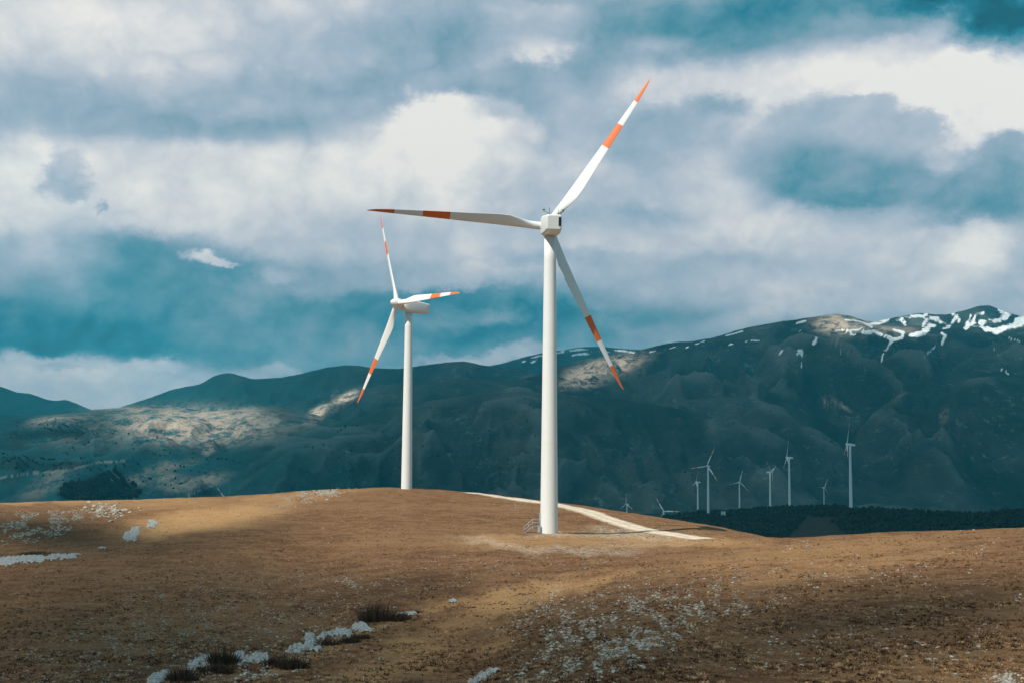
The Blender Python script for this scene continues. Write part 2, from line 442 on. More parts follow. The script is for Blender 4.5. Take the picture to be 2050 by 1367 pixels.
M_track = track_mat()
M_ground, M_mount, M_stone, M_snow, M_gravel = ground_mat(), mountain_mat(), stone_mat(), snow_mat(), gravel_mat()
M_grass = varied('dry_grass_blades', [(0, (.040, .026, .017, 1)), (.35, (.155, .078, .040, 1)), (.7, (.32, .170, .088, 1)), (1, (.52, .34, .20, 1))])
M_twig = varied('bare_twigs', [(0, (.026, .018, .013, 1)), (1, (.105, .068, .046, 1))])
M_conifer = varied('conifer_needles', [(0, (.008, .012, .011, 1)), (1, (.022, .027, .022, 1))])

# ------------------------------------------------------------------ sun and cloud shade
SUN_EL, SUN_H = R(50), (-.72, -.69)
SV = np.array([SUN_H[0] * math.cos(SUN_EL), SUN_H[1] * math.cos(SUN_EL), math.sin(SUN_EL)]); SV /= np.linalg.norm(SV)
sl = bpy.data.lights.new('sun', 'SUN'); sl.energy = 5.0; sl.angle = R(.5); sl.color = (1, .93, .82)
so = link('sun', sl); so.rotation_euler = Vector(SV).to_track_quat('Z', 'Y').to_euler(); so.location = (-30, -30, 60)

def ell(px, py, cx, cy, rx, ry, rot=0., soft=.5):
    a = R(rot); c, s = math.cos(a), math.sin(a)
    x, y = px - cx, py - cy
    u, v = (x * c + y * s) / rx, (-x * s + y * c) / ry
    return sstep(1 + soft, 1 - soft, np.sqrt(u * u + v * v))

FAR_LIT = [(220,905,300,66,0,.17), (560,850,160,40,-10,.15), (385,852,135,34,0,.8), (300,832,110,16,0,.45), (480,835,60,18,-15,.5), (640,825,34,12,-35,1.), (690,800,40,10,-35,1.), (380,885,60,14,-5,.6),
           (1205,742,85,20,-16,.75), (1160,765,40,10,0,.6), (1682,652,50,20,5,.9), (1775,660,45,9,5,.6), (120,838,60,8,-5,.5),
           (300,960,60,10,0,.35), (1990,645,110,32,0,.95), (1830,658,80,26,0,.9), (560,845,40,10,-10,.4)]
NEAR_DIM = [(95,1066,200,33,5,1.), (110,1092,140,34,0,.6), (60,1200,420,90,-8,.50), (330,1118,260,34,-14,.42), (400,1078,150,12,-13,.45), (200,1345,480,110,-6,.76), (600,1300,340,54,-12,.62), (480,1190,240,50,-12,.30),
            (1120,1330,320,110,-10,.62), (1150,1225,150,26,-26,.5), (1240,1245,190,40,-22,.40), (1740,1240,380,58,-6,.66), (2010,1215,170,60,0,.5), (1420,1370,300,60,0,.45), (800,1185,180,30,-10,.45),
            (1000,1420,1300,90,0,.55), (350,1240,330,70,-10,.45), (1600,1310,240,44,0,.45), (100,1290,260,90,0,.45), (1950,1270,200,60,0,.4), (330,1200,200,50,-10,.25), (1640,1175,160,18,-8,.35)]
NEAR_LIT = [(1050,1192,130,24,-14,.9), (1180,1168,90,12,-14,.8), (1950,1350,220,40,-8,.62), (790,1325,180,26,-20,.85), (620,1352,120,14,-20,.7), (400,1042,150,24,-8,1.)]

def shade_T(p, near_part):
    """how much direct sun the clouds let through at a ground point"""
    px, py = project(p)
    if near_part:
        T = np.ones(px.shape)
        for cx, cy, rx, ry, rot, v in NEAR_DIM: T = T * (1 - min(.95, v * 1.1) * ell(px, py, cx, cy, rx, ry, rot, .6))
        for cx, cy, rx, ry, rot, v in NEAR_LIT: T = np.maximum(T, v * ell(px, py, cx, cy, rx, ry, rot, .6))
        return T
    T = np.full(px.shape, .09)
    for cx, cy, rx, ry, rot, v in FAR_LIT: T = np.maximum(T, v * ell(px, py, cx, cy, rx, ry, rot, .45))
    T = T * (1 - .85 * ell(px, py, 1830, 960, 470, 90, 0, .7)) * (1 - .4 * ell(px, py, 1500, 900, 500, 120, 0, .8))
    return np.maximum(T, .8 * np.maximum(sstep(-150, -600, px), sstep(2200, 2700, px)))

# ------------------------------------------------------------------ near hill mesh
def fan(ys, us, pad=0.):
    y = ys[:, None] + 0 * us[None]; x = us[None] * np.maximum(ys[:, None], 45)
    return x, y

def grid_faces(n, m):
    i = np.arange(n - 1)[:, None] * m + np.arange(m - 1)[None]
    return np.stack([i, i + 1, i + m + 1, i + m], -1).reshape(-1, 4)

ys = np.concatenate([np.arange(-20, 52, 4.), np.arange(52, 130, .27), np.arange(130, 260, .42), np.arange(260, 400, .7), np.arange(400, 700, 12.)])
us = np.concatenate([np.linspace(-1.3, -.37, 40)[:-1], np.linspace(-.37, .37, 860), np.linspace(.37, 1.3, 40)[1:]])
X, Y = fan(ys, us)
Z = near_h(X, Y)
P = np.stack([X, Y, Z], -1)
PX, PY = project(P)
near_mask = (Y > 48)
def warped(px, py, s=60., a=26., seed=0):
    return px + a * fbm(px / s, py / s * 2.2, 3, 90 + seed), py + a * .45 * fbm(px / s, py / s * 2.2, 3, 95 + seed)
QX, QY = warped(X * 0 + PX, PY)
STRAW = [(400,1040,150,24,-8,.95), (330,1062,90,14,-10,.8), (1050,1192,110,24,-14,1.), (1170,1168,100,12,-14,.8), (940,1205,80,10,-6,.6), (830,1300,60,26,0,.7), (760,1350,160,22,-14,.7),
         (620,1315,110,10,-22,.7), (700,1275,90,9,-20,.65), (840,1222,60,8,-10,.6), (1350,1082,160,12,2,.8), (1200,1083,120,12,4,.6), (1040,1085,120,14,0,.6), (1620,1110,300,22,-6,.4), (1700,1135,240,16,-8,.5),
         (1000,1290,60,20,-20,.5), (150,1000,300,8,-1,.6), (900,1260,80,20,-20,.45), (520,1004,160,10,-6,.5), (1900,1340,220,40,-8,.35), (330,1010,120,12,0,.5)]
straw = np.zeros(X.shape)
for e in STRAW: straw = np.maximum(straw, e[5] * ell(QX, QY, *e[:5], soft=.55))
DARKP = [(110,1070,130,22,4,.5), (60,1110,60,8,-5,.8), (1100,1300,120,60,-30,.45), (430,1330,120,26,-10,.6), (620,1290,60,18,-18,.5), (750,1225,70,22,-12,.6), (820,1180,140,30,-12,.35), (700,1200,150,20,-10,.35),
         (1750,1230,260,36,-6,.3), (1260,1058,60,3,-4,.8), (1120,1245,60,20,-30,.35), (300,1345,160,20,-8,.5)]  # dark growth, plus painted shade: shadowed slopes and the tower's shadow streak
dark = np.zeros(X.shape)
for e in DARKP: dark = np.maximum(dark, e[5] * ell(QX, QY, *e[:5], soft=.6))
GRAV = [(1100,1072,65,5,0,.9), (1150,1101,150,7,1,.75), (1010,1090,70,5,6,.8), (1260,1072,110,7,2,.9), (960,1080,60,5,5,.5), (1290,1088,120,5,0,.4), (1250,1064,58,10,6,1.), (1300,1071,70,5,4,.8)]
grav = np.zeros(X.shape)
for e in GRAV: grav = np.maximum(grav, e[5] * ell(QX, QY, *e[:5], soft=.6))
me = mesh_np('hillside', P.reshape(-1, 3), grid_faces(*X.shape), [M_ground])
for nme, a in (('straw', straw), ('dark', dark), ('gravel', grav)): fattr(me, nme, (a * near_mask).ravel())
tag(link('ground', me), 'rolling hillside of dry brown grass strewn with pale stones', 'hillside', kind='structure')

# ------------------------------------------------------------------ mountains mesh
fy = np.concatenate([np.exp(np.linspace(math.log(380), math.log(1400), 50))[:-1], np.exp(np.linspace(math.log(1400), math.log(13000), 640))])
fu = np.concatenate([np.linspace(-.62, -.37, 50)[:-1], np.linspace(-.37, .37, 900), np.linspace(.37, .62, 50)[1:]])
FX = fu[None] * fy[:, None]; FY = fy[:, None] + 0 * fu[None]
FZ = far_h(FX, FY)
FZ = np.minimum(FZ, np.where(FY < 900, -45 + 0 * FY, 1e6))
FP = np.stack([FX, FY, FZ], -1)
fpx, fpy = project(FP)
wpx, wpy = warped(fpx, fpy, 45., 10., 3)

def stroke(px, py, pts, w):
    """soft band along a polyline of photo points (w = half width, number or list)"""
    best = np.zeros(px.shape)
    ws = w if isinstance(w, (list, tuple)) else [w] * len(pts)
    for (x0, y0), (x1, y1), w0, w1 in zip(pts[:-1], pts[1:], ws[:-1], ws[1:]):
        sel = (px > min(x0, x1) - 25) & (px < max(x0, x1) + 25) & (py > min(y0, y1) - 20) & (py < max(y0, y1) + 20)
        if not sel.any(): continue
        a, b = px[sel], py[sel]
        t = np.clip(((a - x0) * (x1 - x0) + (b - y0) * (y1 - y0)) / ((x1 - x0) ** 2 + (y1 - y0) ** 2 + 1e-9), 0, 1)
        d = np.hypot(a - x0 - t * (x1 - x0), b - y0 - t * (y1 - y0)); ww = (w0 + t * (w1 - w0)) * (.58 if x0 < 1560 else (.70 if x0 < 1720 else .88))
        best[sel] = np.maximum(best[sel], np.clip(1 - d / (2 * ww), 0, 1))
    return best
SNOW = [(L(1453,672,1470,668,1487,663), 3), (L(1445,692,1460,689,1478,686), 2.2), (L(1490,683,1505,681,1520,681), 2.2), (L(1560,708,1566,702), 3), (L(1597,706,1618,709), 4), (L(1603,722,1604,736), 1.6),
        (L(1627,688,1634,678), 5), (L(1630,692,1632,696), 3), (L(1593,648,1612,642), 4), (L(1601,666,1604,660), 2), (L(1677,705,1686,707,1688,717,1684,726), 2.2),
        (L(1675,662,1700,664,1728,657), [2,4,3]), (L(1700,670,1715,671), 2), (L(1728,666,1750,664,1770,672,1790,680,1805,676,1808,666,1790,660), [4,5,4,4,4,4,3]), (L(1785,683,1775,697,1768,708), [4,3,2]),
        (L(1768,712,1764,728), 1.6), (L(1872,693,1855,708,1838,722), [2,3,1.5]), (L(1820,672,1845,668,1862,652,1878,648), [4,7,6,3]), (L(1848,652,1856,640,1878,636), 4), (L(1885,690,1892,672,1886,668), 3),
        (L(1888,658,1902,655), 3), (L(1790,640,1830,632,1848,634), [3,5,4]), (L(1735,650,1760,646,1780,640), [3,5,3]), (L(1905,627,1920,640), [4,6]), (L(1935,657,1938,648,1960,650,1975,664), [5,6,4,3]),
        (L(1975,658,1995,664,2015,656,2050,646), [5,7,7,8]), (L(1960,645,2000,642,2020,630,2000,622), [4,5,6,4]), (L(1955,632,1970,626), 4), (L(2035,640,2060,634), 6), (L(2018,676,2040,684), 2.5), (L(1990,698,2000,710), 2), (L(2003,738,2020,748), 2),
        (L(1415,664,1440,656), 2.), (L(1690,640,1720,643,1745,655), [2,2,2]), (L(1640,790,1665,800,1690,830), [0,0,0]),
        (L(1065,716,1090,712,1130,706), [3,5,3]), (L(1120,703,1160,700,1200,702), [3,5,3]), (L(1040,722,1075,724), 3), (L(1210,704,1240,702,1270,706), 3), (L(1145,712,1180,708), 3), (L(1000,730,1030,722), 2),
        (L(1300,705,1312,703), 2), (L(1388,690,1410,682), 2), (L(1372,697,1378,694), 3), (L(1340,697,1352,694), 2), (L(1805,640,1812,650), 4), (L(1880,645,1900,650,1912,640), 3), (L(1850,624,1870,640), 3), (L(1940,630,1950,640), 3)]
snow = np.zeros(fpx.shape)
for pts, w in SNOW:
    if max(w if isinstance(w, list) else [w]) > 0: snow = np.maximum(snow, stroke(fpx + (wpx - fpx) * .35, fpy + (wpy - fpy) * .35, pts, w))
far_only = sstep(4000, 4500, FY)
snow *= far_only
TRK = [(L(0,956,60,947,140,940,190,926,250,922), .8), (L(345,962,344,972,356,985), .9), (L(380,995,378,989,400,980,425,972), 1.0), (L(445,990,452,996), .8), (L(180,930,200,922), .8), (L(1300,930,1400,926), 0.)]
trk = np.zeros(fpx.shape)
for pts, w in TRK:
    if w: trk = np.maximum(trk, sstep(.05, .55, stroke(fpx, fpy, pts, w * 2.0)) * .5)
trk *= sstep(1500, 1900, FY)
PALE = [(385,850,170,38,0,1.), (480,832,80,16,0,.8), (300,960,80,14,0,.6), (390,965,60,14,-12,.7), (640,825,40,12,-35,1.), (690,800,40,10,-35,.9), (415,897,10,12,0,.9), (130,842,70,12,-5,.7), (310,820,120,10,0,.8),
        (1205,742,90,22,-16,.9), (1160,768,36,9,0,1.), (1690,650,60,22,0,.9), (1780,662,50,8,0,.6), (1690,816,26,4,35,.9), (1660,808,16,3,40,.8), (1793,797,10,3,-40,.9), (1890,830,8,14,20,.5), (100,965,60,18,-30,.5), (330,935,60,8,-12,.5), (200,880,150,20,0,.25)]  # mostly sunlit patches painted paler, with a few bits of pale ground
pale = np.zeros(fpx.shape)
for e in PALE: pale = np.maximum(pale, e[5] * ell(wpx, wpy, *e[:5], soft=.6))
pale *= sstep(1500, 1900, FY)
WOODP = [(200,985,75,22,0,1.), (140,868,50,8,5,.7), (60,868,60,7,0,.5), (50,930,70,12,5,.5), (130,930,50,8,0,.6), (1740,790,80,26,25,.6), (1780,740,60,22,0,.4), (1830,770,70,12,-35,.5), (700,760,120,12,0,.25)]
wood = np.zeros(fpx.shape)
for e in WOODP: wood = np.maximum(wood, e[5] * ell(wpx, wpy, *e[:5], soft=.35))
farm = (FY < 2150) & (fpx > 1180)
def clear_at(px, py): return sstep(10, -6, np.abs(px - 1637) - 20 - np.maximum(py - 1036, 0) * .95) * sstep(1030, 1038, py)
clearing = clear_at(wpx, wpy)
wood = np.maximum(wood, np.where(farm, 1 - clearing, 0))
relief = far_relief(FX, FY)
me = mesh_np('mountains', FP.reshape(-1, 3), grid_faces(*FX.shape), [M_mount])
for nme, a in (('snow', snow), ('track', trk), ('pale', pale), ('wood', wood), ('relief', relief), ('clearing', np.where(farm, clearing, 0.)), ('valley_light', sstep(1000, 250, fpx) * sstep(1500, 2200, FY))): fattr(me, nme, a.ravel())
tag(link('mountains', me), 'dark teal mountain range with snow streaks on its right summit', 'mountains', kind='structure')

# ------------------------------------------------------------------ gravel track past the turbine
def ribbon(name, pts, half, label, lift=.06):
    path = near_hit(*np.array(pts, float).T)
    path = path[~np.isnan(path[:, 0])]
    seg = np.linalg.norm(np.diff(path[:, :2], axis=0), axis=1); s = np.concatenate([[0], np.cumsum(seg)])
    t = np.arange(0, s[-1], .8); x = np.interp(t, s, path[:, 0]); y = np.interp(t, s, path[:, 1])
    k = np.ones(9) / 9; x = np.convolve(np.pad(x, 4, mode='edge'), k, 'valid'); y = np.convolve(np.pad(y, 4, mode='edge'), k, 'valid')
    tx, ty = np.gradient(x), np.gradient(y); l = np.hypot(tx, ty); nx, ny = -ty / l, tx / l
    rows = []
    w = np.linspace(-1, 1, 9)
    for i in range(len(t)):
        hw = half * (1 + .22 * float(perlin(np.array(t[i] / 5.), np.array(.3), 7)))
        ww = w * hw; ww[0] -= .5 * float(perlin(np.array(t[i] / 1.1), np.array(2.7), 8)); ww[-1] += .5 * float(perlin(np.array(t[i] / 1.1), np.array(5.7), 8))
        rows.append(np.stack([x[i] + nx[i] * ww, y[i] + ny[i] * ww], -1))
    a = np.array(rows); z = near_h(a[..., 0], a[..., 1]) + lift; z[:, 0] -= .08; z[:, -1] -= .08
    me = mesh_np(name, np.concatenate([a, z[..., None]], -1).reshape(-1, 3), grid_faces(*a.shape[:2]), [M_track]); fattr(me, 'across', np.repeat(w[None], len(t), 0).ravel())
    return tag(link(name, me), label, 'track', kind='structure')
TRACKP = L(940,985.5, 985,989, 1040,994.5, 1080,999.5, 1130,1012, 1180,1026, 1230,1043, 1280,1057, 1340,1069, 1400,1077, 1425,1079)
ribbon('road', TRACKP, 2.7, 'pale gravel track running down the hill behind the big turbine')

# ------------------------------------------------------------------ wind turbines
def blade_mesh(n=18):
    rs = [.5, 1.2, 2.0, 3.0, 4.2, 5.6, 7.2, 9., 11., 13., 14.15, 16., 18.05, 20., 22.1, 23.6, 24.8, 25.5, 25.9, 26.02]
    ch = np.interp(rs, [.5, 2.0, 3.0, 4.2, 5.6, 7.2, 9, 12, 16, 20, 23, 25, 25.7, 26.02], [1.1, 1.12, 1.30, 1.66, 1.98, 1.94, 1.76, 1.48, 1.16, .86, .62, .36, .2, .05])
    th = np.interp(rs, [.5, 2.0, 3.0, 4.2, 5.6, 9, 16, 23, 26.1], [1.1, 1.10, .95, .74, .56, .36, .22, .11, .02])
    le = np.interp(rs, [.5, 2.0, 26.02], [.55, .56, .06])
    tw = np.interp(rs, [.5, 4, 8, 14, 20, 26], [15, 14, 9, 5, 2, 0])
    ps = np.interp(rs, [.5, 2.0, 5.0], [0, 0, 1])
    rings = []
    for r, c, t, l, a, p in zip(rs, ch, th, le, tw, ps):
        ring = []
        for i in range(n):
            q = 2 * math.pi * i / n
            cx = (1 + math.cos(q)) / 2                       # 1 at the leading edge
            s_ = 1 - cx
            prof = 5 * (.2969 * math.sqrt(max(s_, 0)) - .126 * s_ - .3516 * s_ ** 2 + .2843 * s_ ** 3 - .1015 * s_ ** 4)
            air = math.copysign(prof * t * (1.05 if math.sin(q) > 0 else .7), math.sin(q)) if 1e-6 < abs(math.sin(q)) else 0
            cir = math.sin(q) * t / 2
            y = cir * (1 - p) + air * p
            x = l - c * (1 - cx)
            k = R(-a)
            ring.append((x * math.cos(k) - y * math.sin(k), x * math.sin(k) + y * math.cos(k), r))
        rings.append(ring)
    ms = [1 if (r0 >= 22.05 or 14.1 <= r0 < 18.0) else 0 for r0 in rs[:-1]] + [1]
    mb = MB(); mb.loft(rings, ms=ms); return mb.mesh('blade', [M_white, M_orange])

def rrect(w, h, r, y, zc, n=5):
    pts = []
    for cx, cz, a0 in ((w / 2 - r, h / 2 - r, 0), (-w / 2 + r, h / 2 - r, 90), (-w / 2 + r, -h / 2 + r, 180), (w / 2 - r, -h / 2 + r, 270)):
        for i in range(n): a = R(a0 + 90 * i / (n - 1)); pts.append((cx + r * math.cos(a), y, zc + cz + r * math.sin(a)))
    return pts

def nacelle_mesh():
    mb = MB()
    S = [(-2.0, 1.9, 2.0, .7, -.05), (-1.9, 2.2, 2.35, .6, -.05), (-1.2, 2.5, 2.7, .40, -.05), (0, 2.6, 2.80, .34, -.05), (2.4, 2.5, 2.65, .32, 0), (4.2, 2.28, 2.34, .30, .12), (5.0, 2.16, 2.2, .28, .18), (5.15, 2.02, 2.06, .24, .18), (5.2, 1.8, 1.84, .2, .18)]
    mb.loft([rrect(w, h, r, y, z) for y, w, h, r, z in S])
    mb.tube((0, 0, -1.30), (0, 0, -1.62), 1.05, .98, 20)
    return mb.mesh('nacelle', [M_white])

def spinner_mesh():
    prof = [(1.15, .8), (1.1, 1.06), (.6, 1.16), (0, 1.18), (-.5, 1.12), (-1., .93), (-1.4, .66), (-1.7, .36), (-1.85, .05)]
    mb = MB(); n = 24
    mb.loft([[(r * math.cos(2 * math.pi * i / n), y, r * math.sin(2 * math.pi * i / n)) for i in range(n)] for y, r in prof]); return mb.mesh('spinner', [M_white])

def louvre_mesh():
    mb = MB(); mb.box(-.98, -.62, 5.16, 5.235, -.32, .92, 0)
    for k in range(8): mb.box(-.97, -.63, 5.236, 5.26, -.28 + k * .15, -.22 + k * .15, 0)
    return mb.mesh('vent', [M_dark])

def sensor_mesh(sx):
    mb = MB(); x = .62 * sx
    mb.tube((x, 4.3, 1.2), (x, 4.3, 2.35), .035, .025, 6)                     # lightning rod
    mb.tube((x, 4.3, 1.42), (x + .78 * sx, 4.3, 1.80), .035, .03, 6)           # sloping arm
    mb.tube((x + .78 * sx, 4.3, 1.70), (x + .78 * sx, 4.3, 1.98), .05, .05, 6)
    for a in range(3):
        q = 2 * math.pi * a / 3; cx, cy = x + .78 * sx + .13 * math.cos(q), 4.3 + .13 * math.sin(q)
        mb.tube((cx, cy, 1.93), (cx, cy, 2.05), .07, .1, 7)
    return mb.mesh('wind_sensor', [M_dark])

ME = dict(blade=blade_mesh(), nacelle=nacelle_mesh(), spinner=spinner_mesh(), vent=louvre_mesh(), s0=sensor_mesh(-1), s1=sensor_mesh(1))

def tower_mesh(h, r0=1.27, r1=.84):
    mb = MB(); n = 48
    rad = lambda z: r0 + (r1 - r0) * max(0, z) / h
    ring = lambda z, r: [(r * math.cos(2 * math.pi * i / n), r * math.sin(2 * math.pi * i / n), z) for i in range(n)]
    mb.loft([ring(z, rad(z)) for z in [-1.5] + [h * k / 12 for k in range(13)]])
    for z in (.05, h * .3, h * .62):                       # flange seams, a finger proud
        mb.loft([ring(z, rad(z) + .001), ring(z, rad(z) + .014), ring(z + .09, rad(z) + .014), ring(z + .09, rad(z) + .001)], caps=False, smooth=False)
    return mb.mesh('tower', [M_white])

OVER, NG = 3.15, 'wind turbines of the hilltop wind farm'
def turbine(hub, ground_z, theta, phi, label, tilt=6.8, pitch=14., cone=0., source=None, r0=1.27, r1=.84):
    """hub: world point of the rotor centre; theta: heading in degrees; phi: first blade angle in degrees"""
    t = R(theta); ti = R(tilt)
    f = np.array([math.sin(t) * math.cos(ti), -math.cos(t) * math.cos(ti), math.sin(ti)])   # upwind axis
    top = np.asarray(hub) - f * OVER
    root = bpy.data.objects.new('wind_turbine', None); C.objects.link(root)
    root.location = (top[0], top[1], ground_z)
    tag(root, label, 'wind turbine', NG)
    H = top[2] - ground_z
    tw = link('tower', tower_mesh(H - 1.5, r0, r1), root)
    def part(name, me):
        if source:
            src = next(c for c in source.children if c.data == me); o = src.copy(); C.objects.link(o); o.parent = root
            o.name = name
        else: o = link(name, me, root)
        return o
    rot = Matrix.Rotation(t, 4, 'Z') @ Matrix.Rotation(-ti, 4, 'X')
    base = Matrix.Translation((0, 0, H)) @ rot
    nac = part('nacelle', ME['nacelle']); nac.matrix_local = base
    sp = part('spinner', ME['spinner']); sp.matrix_local = base @ Matrix.Translation((0, -OVER, 0))
    for k in range(3):
        b = part('blade', ME['blade'])
        b.matrix_local = base @ Matrix.Translation((0, -OVER, 0)) @ Matrix.Rotation(R(phi + 120 * k), 4, 'Y') @ Matrix.Rotation(R(cone), 4, 'X') @ Matrix.Rotation(R(-pitch), 4, 'Z') @ Matrix.Scale(1.018, 4)
    if not source or source is True:
        pass
    return root, nac

b1 = near_hit(np.array([1099.]), np.array([1067.]))[0]
D1 = b1[1]
def hub_at(px, py, d): return rays(px, py) * d
h1 = hub_at(1096.6, 453.8, D1 + 3.1)
T1, nac1 = turbine(h1, b1[2] - .1, 185., -33.9, 'large white turbine closest to the camera, seen from behind, beside the gravel track', pitch=31.)
for nme, k in (('vent', 'vent'), ('wind_sensor', 's0'), ('wind_sensor', 's1')): link(nme, ME[k], nac1)
# entrance steps and door on the left of the tower
mb = MB()
mb.box(-2.35, -1.30, -.45, .45, 1.02, 1.08)
for k in range(5): mb.box(-2.35 - .24 * (k + 1), -2.35 - .24 * k - .02, -.42, .42, 1.0 - .2 * (k + 1), 1.03 - .2 * (k + 1))
for y in (-.45, .45):
    mb.tube((-2.33, y, 1.0), (-3.60, y, -.05), .05, .05, 6); mb.tube((-2.3, y, 0), (-2.3, y, 1.03), .045, .045, 6)
st = link('stairs', mb.mesh('stairs', [M_steel]), T1)
mb = MB()
for y in (-.47, .47):
    for (p, q) in (((-1.35, y, 2.05), (-2.33, y, 2.05)), ((-2.33, y, 2.05), (-3.55, y, .95)), ((-1.35, y, 1.55), (-2.33, y, 1.55)), ((-2.33, y, 1.55), (-3.55, y, .48)), ((-1.40, y, 1.05), (-1.40, y, 2.05)), ((-2.33, y, 1.05), (-2.33, y, 2.05)), ((-2.95, y, .5), (-2.95, y, 1.5)), ((-3.55, y, -.05), (-3.55, y, .95))):
        mb.tube(p, q, .035, .035, 6)
for x, z in ((-1.40, 2.05), (-2.33, 1.09)): mb.tube((x, -.47, z), (x, .47, z), .03, .03, 6)
link('railing', mb.mesh('railing', [M_steel]), st)
mb = MB(); mb.box(-1.375, -1.20, -.38, .38, 1.1, 3.0); mb.tube((-1.40, -.25, 1.95), (-1.40, -.25, 2.1), .03, .03, 6)
link('door', mb.mesh('door', [M_grey]), T1)
mb = MB(); mb.box(-1.62, -1.22, -.95, -.62, .2, 1.15); mb.box(-1.66, -1.2, -1.0, -.6, 1.15, 1.2)
link('cabinet', mb.mesh('cabinet', [M_grey]), T1)

D2 = 347.5
h2 = hub_at(795.5, 607.5, D2 - 1.7)
t2 = R(-54.7); g2x, g2y = h2[0] - OVER * math.sin(t2), h2[1] + OVER * math.cos(t2)
T2, nac2 = turbine(h2, float(near_h(np.array(g2x), np.array(g2y))) - .2, -54.7, -29.6, 'second white turbine, side-on on the brown hilltop, nose towards the left', pitch=12., source=T1)
mb = MB(); mb.tube((.8, 4.3, 1.2), (.8, 4.3, 1.9), .035, .03, 6)
link('wind_sensor', mb.mesh('wind_sensor_small', [M_dark]), nac2)

FARM = [ # hub px, py, blade scale px/m, heading, phi, label
 (1695.5, 889, 1.94, -97, 4, 'tallest of the far turbines, on the dark wooded hill, one blade straight up'),
 (1575, 915, 1.48, -92, -6, 'far turbine with a red-banded blade pointing up, left of the tallest far one'),
 (1545.5, 944, 1.36, 62, 188, 'far turbine facing away to the right with one blade hanging in front of its tower'),
 (1481, 964, .98, 8, 17, 'small far turbine facing the camera alone in the middle of the distant row'),
 (1415.5, 932, 1.50, -32, 22, 'far turbine with a dark-tipped blade slanting down right, left end of the wood'),
 (1393.5, 964, 1.05, -80, 12, 'short far turbine with nearly edge-on rotor, just left of a taller one'),
 (1651, 975, .80, 30, -89, 'faint tiny turbine just over the wooded crest, blade lying level'),
 (1253, 1008, .90, -50, -3, 'far turbine half sunk behind the grassy slope, nacelle showing side-on above the track'),
 (1329.5, 1023, 1.27, 6, -29, 'far turbine with only its rotor above the slope where the wood begins'),
]
def far_ground(x, y): return float(far_h(np.array([x]), np.array([y]))[0])
for px, py, s, th, ph, lab in FARM:
    d = 3000. / s
    h = hub_at(px, py, d); gz = far_ground(h[0], h[1])
    gz = min(gz, h[2] - 40)
    turbine(h, gz - 1.0, th, ph, lab, source=T1, r0=1.75, r1=1.1) if px != 1651 else turbine(h, gz - 1.0, th, ph, lab, pitch=78., source=T1, r0=1.2, r1=.8)
# one more whose blade tip alone rises over the left crest
h = hub_at(456, 1003, 2000.); turbine(h, h[2] - 62, 5., -38., 'turbine hidden by the left crest but for one white blade tip', source=T1)

# pale clearing under the tallest far turbine
f1 = hub_at(1695.5, 889, 3000 / 1.94)
# ------------------------------------------------------------------ stones
def ico():
    t = (1 + 5 ** .5) / 2
    v = np.array([(-1,t,0),(1,t,0),(-1,-t,0),(1,-t,0),(0,-1,t),(0,1,t),(0,-1,-t),(0,1,-t),(t,0,-1),(t,0,1),(-t,0,-1),(-t,0,1)], float); v /= np.linalg.norm(v[0])
    f = [(0,11,5),(0,5,1),(0,1,7),(0,7,10),(0,10,11),(1,5,9),(5,11,4),(11,10,2),(10,7,6),(7,1,8),(3,9,4),(3,4,2),(3,2,6),(3,6,8),(3,8,9),(4,9,5),(2,4,11),(6,2,10),(8,6,7),(9,8,1)]
    v = [tuple(x) for x in v]; cache = {}; out = []
    def mid(a, b):
        k = (min(a, b), max(a, b))
        if k not in cache:
            m = (np.array(v[a]) + np.array(v[b])) / 2; v.append(tuple(m / np.linalg.norm(m))); cache[k] = len(v) - 1
        return cache[k]
    for a, b, c in f:
        x, y, z = mid(a, b), mid(b, c), mid(c, a); out += [(a, x, z), (b, y, x), (c, z, y), (x, y, z)]
    return np.array(v), np.array(out)
IV, IF = ico()
IV0, IF0 = IV[:12], np.array([(0,11,5),(0,5,1),(0,1,7),(0,7,10),(0,10,11),(1,5,9),(5,11,4),(11,10,2),(10,7,6),(7,1,8),(3,9,4),(3,4,2),(3,2,6),(3,6,8),(3,8,9),(4,9,5),(2,4,11),(6,2,10),(8,6,7),(9,8,1)])
def rock(v):
    r_ = rng
    w = v * (1 + .34 * (r_.random((len(v), 1)) - .5))
    for _ in range(4):                                       # flat broken faces
        nrm = r_.normal(size=3); nrm /= np.linalg.norm(nrm); k = .55 + .25 * r_.random()
        d = w @ nrm; w = w - np.maximum(d - k, 0)[:, None] * nrm
    return w * np.array([1, .75 + .4 * r_.random(), .5 + .25 * r_.random()])
ROCKS = [rock(IV) for _ in range(10)]
PEB = [rock(IV0) for _ in range(8)]

